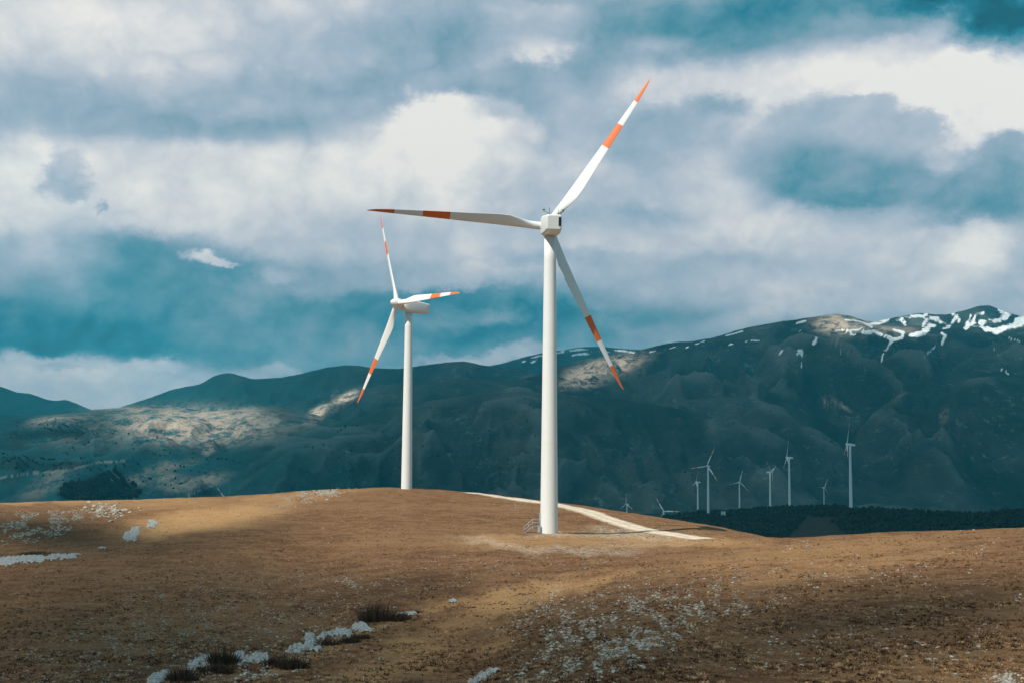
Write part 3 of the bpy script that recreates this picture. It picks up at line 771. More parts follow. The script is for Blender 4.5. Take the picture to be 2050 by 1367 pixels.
# where stones lie: photo-space density patches (cx, cy, rx, ry, rot, count, size factor)
SP = [(1200,1230,170,50,-22,900,1.0), (1330,1255,190,45,-28,800,1.1), (1150,1310,180,50,-25,700,1.), (1080,1215,90,30,-28,320,1.), (1350,1190,180,22,-14,380,.9), (1250,1310,120,40,-40,260,1.1),
      (60,1052,90,32,-4,800,2.3), (150,1028,110,12,-3,300,2.0), (215,1020,40,12,6,220,2.6), (350,1290,420,90,-10,1500,.8), (470,1180,300,60,-10,600,.8), (560,1320,260,40,-20,500,1.), (620,990,90,14,-10,700,1.6), (655,984,50,8,-10,500,2.0), (560,1010,100,12,-12,220,.9), (690,1168,60,20,-8,180,.9), (730,1165,90,26,-8,160,.9),
      (620,1220,130,36,-10,260,.9), (360,1250,200,50,-12,300,.8), (160,1290,160,60,-12,240,.8), (350,1165,260,50,-10,160,.8), (980,1135,180,30,4,260,.8), (1150,1115,200,22,0,260,.8),
      (1480,1215,100,26,-10,200,1.), (1620,1090,120,8,-2,60,1.2), (1560,1130,180,40,-8,150,1.), (1750,1140,240,24,-8,130,1.1), (1780,1190,260,60,-5,150,1.), (1620,1290,220,50,-10,220,.9),
      (1900,1290,160,50,-10,120,.9), (1950,1090,90,20,-5,40,1.2), (2010,1360,40,10,-8,60,1.4), (1400,1035,60,10,15,40,1.2), (1050,1010,60,14,10,90,1.), (1300,1045,80,14,18,60,1.), (700,1045,300,50,0,130,.9),
      (1025,1200,1050,170,0,700,.7), (400,1000,160,7,-2,140,.9), (500,1180,160,26,-8,120,.8), (880,1160,120,26,-6,140,.8), (720,1330,90,20,-14,60,.8), (1900,1060,160,6,-3,24,1.5), (560,1310,120,40,-12,130,.8)]
pts, siz = [], []
for cx, cy, rx, ry, rot, cnt, sf in SP:
    cnt = int(cnt * 3.2)
    a = rng.random(cnt) * 2 * np.pi; r_ = np.sqrt(rng.random(cnt)) * (.5 + .8 * rng.random(cnt))
    x, y = r_ * np.cos(a) * rx, r_ * np.sin(a) * ry; t = R(rot)
    qx, qy = cx + x * math.cos(t) - y * math.sin(t), cy + x * math.sin(t) + y * math.cos(t)
    # gather into clumps
    dens = fbm(qx / 34., qy / 22., 3, 120)
    keep = (dens > -.12 + .25 * rng.random(cnt)) & (qx > -60) & (qx < 2110) & (qy < 1390)
    p = near_hit(qx[keep], qy[keep]); s = sf * np.clip(.036 * (1 - rng.random(keep.sum())) ** -.42, .036, .15)
    ok = ~np.isnan(p[:, 0]); pts.append(p[ok]); siz.append(s[ok])
pts = np.concatenate(pts); siz = np.concatenate(siz)
# not on the track, not in the tower
trp = near_hit(*np.array([(1000 + i * 9, np.interp(1000 + i * 9, [p[0] for p in TRACKP], [p[1] for p in TRACKP])) for i in range(48)], float).T)
trp = trp[~np.isnan(trp[:, 0])]
dmin = np.min(np.hypot(pts[:, None, 0] - trp[None, :, 0], pts[:, None, 1] - trp[None, :, 1]), axis=1)
keep = (dmin > 2.6) & (np.hypot(pts[:, 0] - b1[0], pts[:, 1] - b1[1]) > 2.2)
pts, siz = pts[keep], siz[keep]
app = siz / pts[:, 1]
order = np.argsort(-app)
big, rest = order[:300], order[300:]
rock_me = []
for k, rv in enumerate(ROCKS):
    rock_me.append(mesh_np('stone', rv, IF, [M_stone], smooth=False))
def stone_label(p):
    px, py = project(p)
    if px < 330 and py < 1130: return 'pale limestone rock in the stony band on the shaded knoll at far left'
    if py < 1032 and px < 1000: return 'pale limestone rock along the hill crest left of the second turbine'
    if px > 1500: return 'pale limestone rock scattered over the broad brown slope at right'
    if px > 900 and py > 1120: return 'pale limestone rock in the dense stony slope below the big turbine'
    if px > 900: return 'pale limestone rock lying in the grass near the gravel track'
    if py > 1160: return 'pale limestone rock above the gully with snow patches, lower left'
    return 'pale limestone rock on the middle slope left of the big turbine'
for k, i in enumerate(big):
    o = link('stone', rock_me[k % len(rock_me)]); p = pts[i]; s = float(siz[i])
    o.location = (p[0], p[1], p[2] + .12 * s); o.scale = (s, s, s * .9); o.rotation_euler = (rng.normal() * .2, rng.normal() * .2, rng.random() * 6.28)
    lab = stone_label(p); tag(o, lab, 'rock', lab.replace('pale limestone rock', 'rocks'))
vs, fs, b = [], [], 0
for k, i in enumerate(rest):
    v = PEB[k % len(PEB)]; a = rng.random() * 6.28; c, s_ = math.cos(a), math.sin(a); s = siz[i]
    w = np.stack([v[:, 0] * c - v[:, 1] * s_, v[:, 0] * s_ + v[:, 1] * c, v[:, 2]], -1) * s + pts[i] + (0, 0, .12 * s)
    vs.append(w); fs.append(IF0 + b); b += 12
tag(link('pebbles', mesh_np('pebbles', np.concatenate(vs), np.concatenate(fs), [M_stone], smooth=False)), 'countless small pale stones strewn through the dry grass', 'small stones', kind='stuff')

# rock outcrops: ledges of broken limestone
def outcrop(line, width, count, smin, smax, label):
    line = np.array(line, float); s = np.linspace(0, 1, len(line)); count = int(count * .6); t = rng.random(count)
    qx = np.interp(t, s, line[:, 0]) + rng.normal(size=count) * width * .95; qy = np.interp(t, s, line[:, 1]) + rng.normal(size=count) * width * .6
    p = near_hit(qx, qy); p = p[~np.isnan(p[:, 0])]
    c0 = p.mean(0); vs, fs, b = [], [], 0
    for k, q in enumerate(p):
        v = ROCKS[k % len(ROCKS)]; a = rng.random() * 6.28; c, sn = math.cos(a), math.sin(a); z = .40 * (smin + (smax - smin) * rng.random() ** 2.5)
        w = np.stack([v[:, 0] * c - v[:, 1] * sn, v[:, 0] * sn + v[:, 1] * c, v[:, 2]], -1) * z + q - c0 + (0, 0, .15 * z)
        vs.append(w); fs.append(IF + b); b += len(v)
    o = link('rubble', mesh_np('rubble', np.concatenate(vs), np.concatenate(fs), [M_stone], smooth=False)); o.location = c0
    return tag(o, label, 'rubble', kind='stuff')
outcrop(L(185,1020, 215,1014, 238,1026), 16, 90, .5, 1.7, 'jumbled white rocks on the sunny edge of the left knoll')
outcrop(L(222,1028, 242,1032), 8, 26, .5, 1.6, 'small white rock group at the right foot of the jumbled rocks on the knoll')
outcrop(L(1080,1212, 1105,1200, 1130,1195), 16, 60, .12, .34, 'rock cluster on the upper left edge of the stony slope, under the straw hollow')
outcrop(L(1255,1218, 1290,1200, 1330,1185), 14, 70, .12, .36, 'long pale ledge slanting up through the top of the stony slope')
outcrop(L(1228,1290, 1250,1262, 1290,1228), 12, 60, .12, .40, 'bluish rock rib climbing the middle of the stony slope')
outcrop(L(1325,1222, 1345,1218, 1380,1220), 10, 40, .1, .3, 'short rock ledge on the right edge of the stony slope')
outcrop(L(1145,1275, 1172,1265), 8, 24, .1, .28, 'small rock ledge on the left of the bluish rib')
outcrop(L(1170,1325, 1195,1310, 1215,1300), 10, 40, .1, .30, 'low rock rib near the foot of the stony slope')
outcrop(L(1000,1340, 1040,1345), 12, 30, .1, .26, 'broken rocks at the gully mouth beside the lowest snow patch')
outcrop(L(1985,1362, 2015,1350, 2050,1356), 14, 60, .12, .34, 'white rock pile in the bottom right corner')
outcrop(L(2030,1192, 2050,1200), 10, 20, .15, .45, 'rocks with a dark hollow at the right edge of the slope')
outcrop(L(1585,1088, 1625,1086), 6, 22, .15, .45, 'row of pale rocks just under the crest right of the track')
outcrop(L(600,996, 640,985, 690,978), 12, 150, .4, 1.1, 'whitest rocks on the crest left of the second turbine')
outcrop(L(1035,1008, 1055,1014), 8, 24, .2, .5, 'rock patch on the hilltop between the two big turbines')

# ------------------------------------------------------------------ old snow patches in the hollows
def snow_patch(blobs, label, thick=.22, step=1.3, rough=.5):
    bx = np.array([(c[0] - c[2] * 1.4, c[0] + c[2] * 1.4, c[1] - c[3] * 1.6, c[1] + c[3] * 1.6) for c in blobs])
    gx = np.arange(bx[:, 0].min(), bx[:, 1].max(), step); gy = np.arange(bx[:, 2].min(), bx[:, 3].max(), step * .8)
    Gx, Gy = np.meshgrid(gx, gy)
    wx = Gx + 12 * rough * fbm(Gx / 11., Gy / 7., 4, 150, .65); wy = Gy + 8 * rough * fbm(Gx / 11., Gy / 7., 4, 160, .65)
    m = np.zeros(Gx.shape)
    for c in blobs: m = np.maximum(m, ell(wx, wy, c[0], c[1], c[2], c[3], c[4] if len(c) > 4 else 0, .35))
    p = near_hit(Gx, Gy); bad = np.isnan(p[..., 0]); m[bad] = 0
    m = m - .55 * np.maximum(0, fbm(Gx / 5.5, Gy / 3.6, 3, 180, .6))
    p[bad] = 0
    hgt = thick * (m - .35) * (1 + .5 * fbm(Gx / 7., Gy / 5., 3, 170))
    p[..., 2] += np.where(m > .0, hgt, -.2)
    f = grid_faces(*Gx.shape); mv = m.ravel(); f = f[(mv[f] > .22).all(1)]
    used = np.unique(f); remap = np.full(mv.size, -1); remap[used] = np.arange(len(used))
    v = p.reshape(-1, 3)[used]; c0 = v.mean(0)
    o = link('snow_patch', mesh_np('snow_patch', v - c0, remap[f][:, ::-1], [M_snow])); o.location = c0
    return tag(o, label, 'snow patch', 'old snow lying in the hollows')
snow_patch([(40,1119,60,8,-3), (115,1114,45,6,-6), (5,1126,20,6)], 'long thin snow strip at the left edge under the shaded knoll')
snow_patch([(265,1068,19,10,-30), (257,1077,12,4), (270,1060,12,6,-20)], 'domed snow patch in the hollow left of the straw-coloured flat')
snow_patch([(306,1047,9,8,20), (302,1051,12,4)], 'small bright snow patch above the domed one in the hollow')
snow_patch([(206,1097,9,3)], 'tiny snow sliver between the long strip and the domed patch')
snow_patch([(268,1081,9,2.5)], 'thin snow sliver directly below the domed patch', .2)
snow_patch([(312,1360,22,12,-30), (330,1350,12,9)], 'snow patch cut by the bottom edge, lowest in the bushy gully')
snow_patch([(392,1329,22,8,-25), (412,1322,10,11)], 'snow patch with a trailing tail, second lowest in the bushy gully')
snow_patch([(478,1318,20,12), (515,1318,24,8), (533,1322,6,14)], 'largest snow block in the gully, flat topped with a leg at right')
snow_patch([(595,1298,22,9,-10), (620,1282,12,14), (632,1300,14,5)], 'two-humped snow patch beside the long dark bush')
snow_patch([(650,1272,16,6,-20), (680,1266,26,7,-8), (698,1270,6,9)], 'low snow band arching over a dark bush')
snow_patch([(722,1254,17,8), (738,1260,10,4)], 'compact snow lump just left of the tallest bush')
snow_patch([(775,1230,13,6), (815,1225,22,4)], 'snow streak behind the twiggy bush at the head of the gully')
snow_patch([(908,1200,11,2.6)], 'lone thin snow sliver on the slope above the gully', .2)
snow_patch([(965,1352,16,8,-30), (985,1342,18,5,-10), (948,1362,12,6)], 'snow patch at the bottom centre under the stony slope')

# ------------------------------------------------------------------ bushes
def bush(px, py, wpx, hpx, label, count=420):
    p = near_hit(np.array([float(px)]), np.array([float(py)]))[0]
    sc = F / p[1]; w, h = wpx / sc, hpx / sc
    vs, fs, tint = [], [], []
    for k in range(int(count * .62)):
        a = rng.random() * 6.28; r_ = math.sqrt(rng.random()); x, y = r_ * math.cos(a) * w * .52, r_ * math.sin(a) * w * .52
        ln = h * (.5 + .55 * rng.random()) * (1 - .45 * r_ * r_)
        d = np.array([x * .9 / w + rng.normal() * .25, y * .9 / w + rng.normal() * .25, 1.]); d /= np.linalg.norm(d)
        o = np.array([x, y, -.08]); q = o + d * ln * .55; e = q + (d + rng.normal(size=3) * .30) * ln * .5
        sd = np.array([math.cos(a * 3 + k), math.sin(a * 3 + k), 0.]); t0, t1 = .022 + .012 * rng.random(), .016
        b = len(vs)
        vs += [o - sd * t0, o + sd * t0, q - sd * t1, q + sd * t1, e]
        fs += [(b, b + 1, b + 3), (b, b + 3, b + 2), (b + 2, b + 3, b + 4)]
        tint += [rng.random()] * 5
        for _ in range(2):                                # side twigs
            g = o + (q - o) * (.45 + .5 * rng.random()); e2 = g + (d * .6 + rng.normal(size=3) * .5) * ln * .35; b = len(vs)
            vs += [g - sd * .014, g + sd * .014, e2]; fs += [(b, b + 1, b + 2)]; tint += [rng.random()] * 3
    me = mesh_np('bush', np.array(vs), np.array(fs), [M_twig], smooth=False); fattr(me, 'tint', tint)
    o = link('bush', me); o.location = p
    return tag(o, label, 'bush', 'bare dark bushes along the gully')
bush(752, 1242, 62, 48, 'tallest bare bush in the gully, right of the compact snow lump', 700)
bush(797, 1240, 44, 28, 'twiggy bare bush standing in front of the snow streak')
bush(700, 1285, 40, 22, 'low dark bush tucked under the arching snow band')
bush(722, 1276, 34, 20, 'small dark bush below the compact snow lump')
bush(585, 1335, 62, 34, 'long dark bush between the two-humped snow and the flat snow block', 600)
bush(548, 1330, 40, 30, 'dark bush at the right leg of the flat snow block')
bush(448, 1328, 60, 40, 'spreading dark bush between the two lowest large snow patches', 600)
bush(435, 1345, 66, 30, 'dark bush in front of the tailed snow patch', 500)
bush(365, 1362, 60, 40, 'dark bush at the bottom edge right of the lowest snow patch', 500)
bush(660, 1290, 40, 20, 'low dark bush on the left under the snow band')
bush(75, 1108, 70, 10, 'flat dark bush above the long snow strip', 300)
bush(838, 1222, 30, 10, 'low dark bush at the right end of the snow streak', 200)

# ------------------------------------------------------------------ dry grass tufts
N = 120000
gx = rng.random(N) * 2190 - 70; gy = 985 + (1400 - 985) * rng.random(N) ** .85
p = near_hit(gx, gy); ok = ~np.isnan(p[:, 0]); p, gx, gy = p[ok], gx[ok], gy[ok]
dm = np.min(np.stack([np.hypot(p[:, 0] - q[0], p[:, 1] - q[1]) for q in trp if not np.isnan(q[0])]), axis=0)
ok = (dm > 2.6); p, gx, gy = p[ok], gx[ok], gy[ok]
n = len(p); B = 6
clump = fbm(p[:, 0] / 3., p[:, 1] / 4., 3, 200)
sz = np.clip(.055 + .06 * rng.random(n) ** 2 + .09 * clump, .03, .22)
dk = rng.random(n) < .25
tus = (rng.random(n) < .22) & (fbm(p[:, 0] / 7., p[:, 1] / 9., 3, 280) + .15 * rng.normal(size=n) > .22)
sz = np.where(tus, .07 + .12 * rng.random(n), sz); dk = dk | tus
ang = rng.random((n, B)) * 6.283; lean = .5 + 1.1 * rng.random((n, B)); ln = sz[:, None] * (.6 + .6 * rng.random((n, B)))
dx, dy = np.cos(ang), np.sin(ang)
base = p[:, None, :] + np.stack([dx, dy, 0 * dx], -1) * (sz[:, None, None] * .25) + (0, 0, -.03)
tip = base + np.stack([dx * lean * ln, dy * lean * ln, ln], -1)
side = np.stack([-dy, dx, 0 * dx], -1) * (.28 * sz[:, None, None])
V = np.stack([base - side, base + side, tip], 2).reshape(-1, 3)
Fc = np.arange(len(V)).reshape(-1, 3)
m1 = fbm(p[:, 0] / .55, p[:, 1] / 1.1, 3, 260); m2 = fbm(p[:, 0] / 5., p[:, 1] / 7., 3, 270)
ti = np.where(tus, .16, np.where(dk, .34, .56) + 1.5 * m1 + .55 * m2)[:, None] + .14 * rng.normal(size=(n, B))
me = mesh_np('grass', V, Fc, [M_grass], smooth=False); fattr(me, 'tint', np.repeat(np.clip(ti, 0, 1).ravel(), 3))
tag(link('dry_grass', me), 'short dry brown grass and dark tufts covering the hillside', 'grass', kind='stuff')

# ------------------------------------------------------------------ far woods
def conifer(n=7):
    vs, fs = [], []
    for z0, z1, r_ in ((.1, .55, .30), (.32, .78, .24), (.56, 1., .16)):
        b = len(vs); vs += [(r_ * math.cos(6.283 * i / n) * (1 + .25 * (i % 2)), r_ * math.sin(6.283 * i / n) * (1 + .25 * (i % 2)), z0) for i in range(n)] + [(0, 0, z1)]
        fs += [(b + i, b + (i + 1) % n, b + n) for i in range(n)]
    return np.array(vs), np.array(fs)
def broad():
    v = IV * (1 + .35 * (rng.random((len(IV), 1)) - .5)) * np.array([.42, .42, .45]) + (0, 0, .5); return v, IF
def wood_mass(name, pts, hmin, hmax, kind, label):
    vs, fs, ti, b = [], [], [], 0
    forms = [broad() for _ in range(5)] if kind == 'broad' else [conifer(), broad(), broad(), conifer(), broad()]
    for k, q in enumerate(pts):
        v, f = forms[k % len(forms)]; h = hmin + (hmax - hmin) * rng.random(); a = rng.random() * 6.28; c, s = math.cos(a), math.sin(a)
        w = np.stack([v[:, 0] * c - v[:, 1] * s, v[:, 0] * s + v[:, 1] * c, v[:, 2]], -1) * h + q - (0, 0, .3)
        vs.append(w); fs.append(f + b); b += len(v); ti.append(np.full(len(v), rng.random()))
    me = mesh_np(name, np.concatenate(vs), np.concatenate(fs), [M_conifer], smooth=False); fattr(me, 'tint', np.concatenate(ti))
    return tag(link(name, me), label, 'wood', kind='stuff')
# on the wind farm hill: scattered over the ground itself
m = 26000
d = 1000 + 1150 * rng.random(m); px = 1230 + 900 * rng.random(m)
u = (px - CX) / F; x = u * d; z = far_h(x, d); q = np.stack([x, d, z], -1)
qx, qy = project(q)
wx_, wy_ = warped(qx, qy, 45., 10., 3)
dens = fbm(q[:, 0] / 60., q[:, 1] / 90., 3, 220)
keep = (clear_at(wx_, wy_) < .4) & (dens > -.35) & (d < rp(qx) + 60)
keep &= np.hypot(q[:, 0] - f1[0] - 2, q[:, 1] - f1[1] + 4) > 24
for pxx, pyy, s, *_ in FARM:
    hh = hub_at(pxx, pyy, 3000. / s); keep &= np.hypot(q[:, 0] - hh[0], q[:, 1] - hh[1]) > 9
q = q[keep][:15000]
wood_mass('forest', q, 2.5, 5.0, 'mixed', 'dark conifer wood covering the wind farm hill')
def wood_ell(e, cnt):
    a = rng.random(cnt) * 6.283; r_ = np.sqrt(rng.random(cnt)); t = R(e[4])
    x, y = r_ * np.cos(a) * e[2], r_ * np.sin(a) * e[3]
    g = far_hit(e[0] + x * math.cos(t) - y * math.sin(t), e[1] + x * math.sin(t) + y * math.cos(t)); return g[~np.isnan(g[:, 0])]
q = np.concatenate([wood_ell((170, 990, 48, 16, 0), 500), wood_ell((205, 978, 40, 18, -10), 500), wood_ell((245, 988, 36, 10, 10), 260)])
wood_mass('woods', q, 7, 13, 'broad', 'dark rounded wood at the foot of the left valley')
q = np.concatenate([wood_ell((120, 900, 220, 60, 0), 260), wood_ell((300, 950, 200, 40, -10), 160), wood_ell((140, 866, 60, 8, 5), 160), wood_ell((60, 930, 70, 14, 5), 180), wood_ell((1500, 790, 420, 110, 10), 380), wood_ell((1740, 790, 70, 20, 25), 260), wood_ell((900, 880, 300, 90, -5), 260), wood_ell((1330, 940, 160, 60, 0), 160)])
wood_mass('shrubbery', q[::2], 2.5, 6, 'broad', 'dark trees and scrub dotted over the valley slopes')

# small pale hut at the edge of the far wood
hp = hub_at(1448, 1028, 1950.); gz = far_ground(hp[0], hp[1])
mb = MB(); mb.box(-2.6, 2.6, -2, 2, -1, 3.0); 
hut = link('hut', mb.mesh('hut', [M_white])); hut.location = (hp[0], hp[1], gz + 3.0)
mb = MB(); mb.add([(-2.9, -2.3, 2.95), (2.9, -2.3, 2.95), (2.9, 2.3, 2.95), (-2.9, 2.3, 2.95), (-2.9, 0, 4.4), (2.9, 0, 4.4)], [(0, 1, 5, 4), (2, 3, 4, 5), (0, 4, 3), (1, 2, 5), (3, 2, 1, 0)], 0, False)
link('roof', mb.mesh('roof', [M_steel]), hut)
tag(hut, 'tiny pale hut at the edge of the dark wood', 'hut')

# ------------------------------------------------------------------ unseen cloud decks, added and shaped to shade mountains and hillside
def vapour(sig):
    m = bpy.data.materials.new('cloud_vapour'); m.use_nodes = True; t = m.node_tree; t.nodes.remove(t.nodes['Principled BSDF'])
    pv = t.nodes.new('ShaderNodeVolumePrincipled'); pv.inputs['Color'].default_value = (.90, .96, .97, 1); pv.inputs['Density'].default_value = sig; pv.inputs['Anisotropy'].default_value = .6
    t.links.new(pv.outputs[0], t.nodes['Material Output'].inputs['Volume']); return m

def cloud(cz, gx0, gx1, gy0, gy1, stepx, stepy, near, label):
    SIG = .25 if near else .10; M_cloud = vapour(SIG)
    """an added cloud deck whose thickness decides how much sun reaches the ground gx0..gx1, gy0..gy1 below it"""
    off = SV * (cz / SV[2])
    xs = np.arange(gx0 + off[0], gx1 + off[0], stepx); ys_ = np.arange(gy0 + off[1], gy1 + off[1], stepy)
    A, B = np.meshgrid(xs, ys_)
    zg = np.full(A.shape, -10.)
    for _ in range(5):
        k = (cz - zg) / SV[2]; ax, ay = A - SV[0] * k, B - SV[1] * k
        zg = .5 * zg + .5 * (near_base(ax, ay) if near else far_h(ax, np.maximum(ay, 700)))
    T = shade_T(np.stack([ax, ay, zg], -1), near)
    if not near: T = np.clip(T, .02, 1) ** (1 + .5 * fbm(A / 260., B / 260., 4, 240))
    else: T = np.clip(T + .10 * fbm(A / 22., B / 22., 3, 242) * (T < .97), .02, 1)
    e = np.minimum.reduce([sstep(0, 4 * stepx, A - xs[0]), sstep(0, 4 * stepx, xs[-1] - A), sstep(0, 4 * stepy, B - ys_[0]), sstep(0, 4 * stepy, ys_[-1] - B)])
    thk = -np.log(np.clip(T, .02, 1)) / SIG * SV[2] * e
    f = grid_faces(*A.shape); f = f[(thk.ravel()[f] * SIG > .012).any(1)]
    lump = (2 if near else 10) * fbm(A / 500., B / 500., 3, 250)
    top = np.stack([A, B, cz + lump + thk * .5 + .05], -1).reshape(-1, 3); bot = np.stack([A, B, cz + lump - thk * .5 - .05], -1).reshape(-1, 3)
    nb = len(top)
    ed = np.concatenate([f[:, [0, 1]], f[:, [1, 2]], f[:, [2, 3]], f[:, [3, 0]]]).astype(np.int64)
    key = ed[:, 0] * nb + ed[:, 1]; rev = ed[:, 1] * nb + ed[:, 0]
    rim = ed[~np.isin(key, rev)]
    side = np.stack([rim[:, 1], rim[:, 0], rim[:, 0] + nb, rim[:, 1] + nb], -1)
    allf = np.concatenate([f, f[:, ::-1] + nb, side]); used = np.unique(allf); rm = np.zeros(2 * nb, int); rm[used] = np.arange(len(used))
    return tag(link('shade_clouds', mesh_np('shade_clouds', np.concatenate([top, bot])[used], rm[allf], [M_cloud])), label, 'shade_clouds', kind='stuff')
cloud(4300., -4600, 4600, 700, 12600, 34., 42., False, 'unseen cloud layer added high overhead, shaped to shade the mountains')
cloud(1600., -260, 260, 40, 420, 6., 6., True, 'unseen low cloud added overhead, shaped to dapple the hillside with shade')

# ------------------------------------------------------------------ haze
M_haze = bpy.data.materials.new('haze'); M_haze.use_nodes = True
nt = M_haze.node_tree; nt.nodes.remove(nt.nodes['Principled BSDF'])
pv = nt.nodes.new('ShaderNodeVolumePrincipled'); pv.inputs['Color'].default_value = (.10, .74, .94, 1); pv.inputs['Density'].default_value = 4.2e-5
nt.links.new(pv.outputs[0], nt.nodes['Material Output'].inputs['Volume'])
mb = MB(); zb = float(min(FZ.min(), Z.min())) - 1.; zt = float(FZ.max()) + 15.
mb.box(-8200, 8200, -120, 13300, zb, zt)
tag(link('haze', mb.mesh('haze', [M_haze])), 'thin blue haze over the valley and mountains', 'haze', kind='stuff')

# ------------------------------------------------------------------ sky
W = bpy.data.worlds.new('World'); scene.world = W; W.use_nodes = True
nt = W.node_tree; n = NT(nt); bg = nt.nodes['Background']
dirv = n.n('TexCoord').outputs['Generated']
sep = n.n('SeparateXYZ', {0: dirv}).outputs
yy = n.math('MAXIMUM', n.math('ABSOLUTE', sep[1]), .12)
u0 = n.math('DIVIDE', sep[0], yy); v0 = n.math('DIVIDE', sep[2], yy)
def offs(scale, amp, detail, rough, seed):
    mp = n.n('Mapping', {'Vector': dirv, 'Location': (seed, seed * .7, -seed), 'Scale': (1, 1, 1.5)}).outputs[0]
    c = n.noise(mp, scale, detail, rough, 0., 1)
    s = n.n('SeparateColor', {0: c}).outputs
    return [n.math('MULTIPLY', n.math('SUBTRACT', s[i], .5), amp) for i in range(2)]
a1 = offs(14., .040, 2, .5, 1.3); a2 = offs(44., .030, 9, .68, 4.1)
uw = n.math('ADD', n.math('ADD', u0, a1[0]), a2[0]); vw = n.math('ADD', n.math('ADD', v0, n.math('MULTIPLY', a1[1], .7)), n.math('MULTIPLY', a2[1], .8))
pw = n.n('CombineXYZ', {0: uw, 1: vw}).outputs[0]
ps = n.n('CombineXYZ', {0: n.math('ADD', u0, n.math('MULTIPLY', a1[0], .8)), 1: n.math('ADD', v0, n.math('MULTIPLY', a1[1], .6))}).outputs[0]
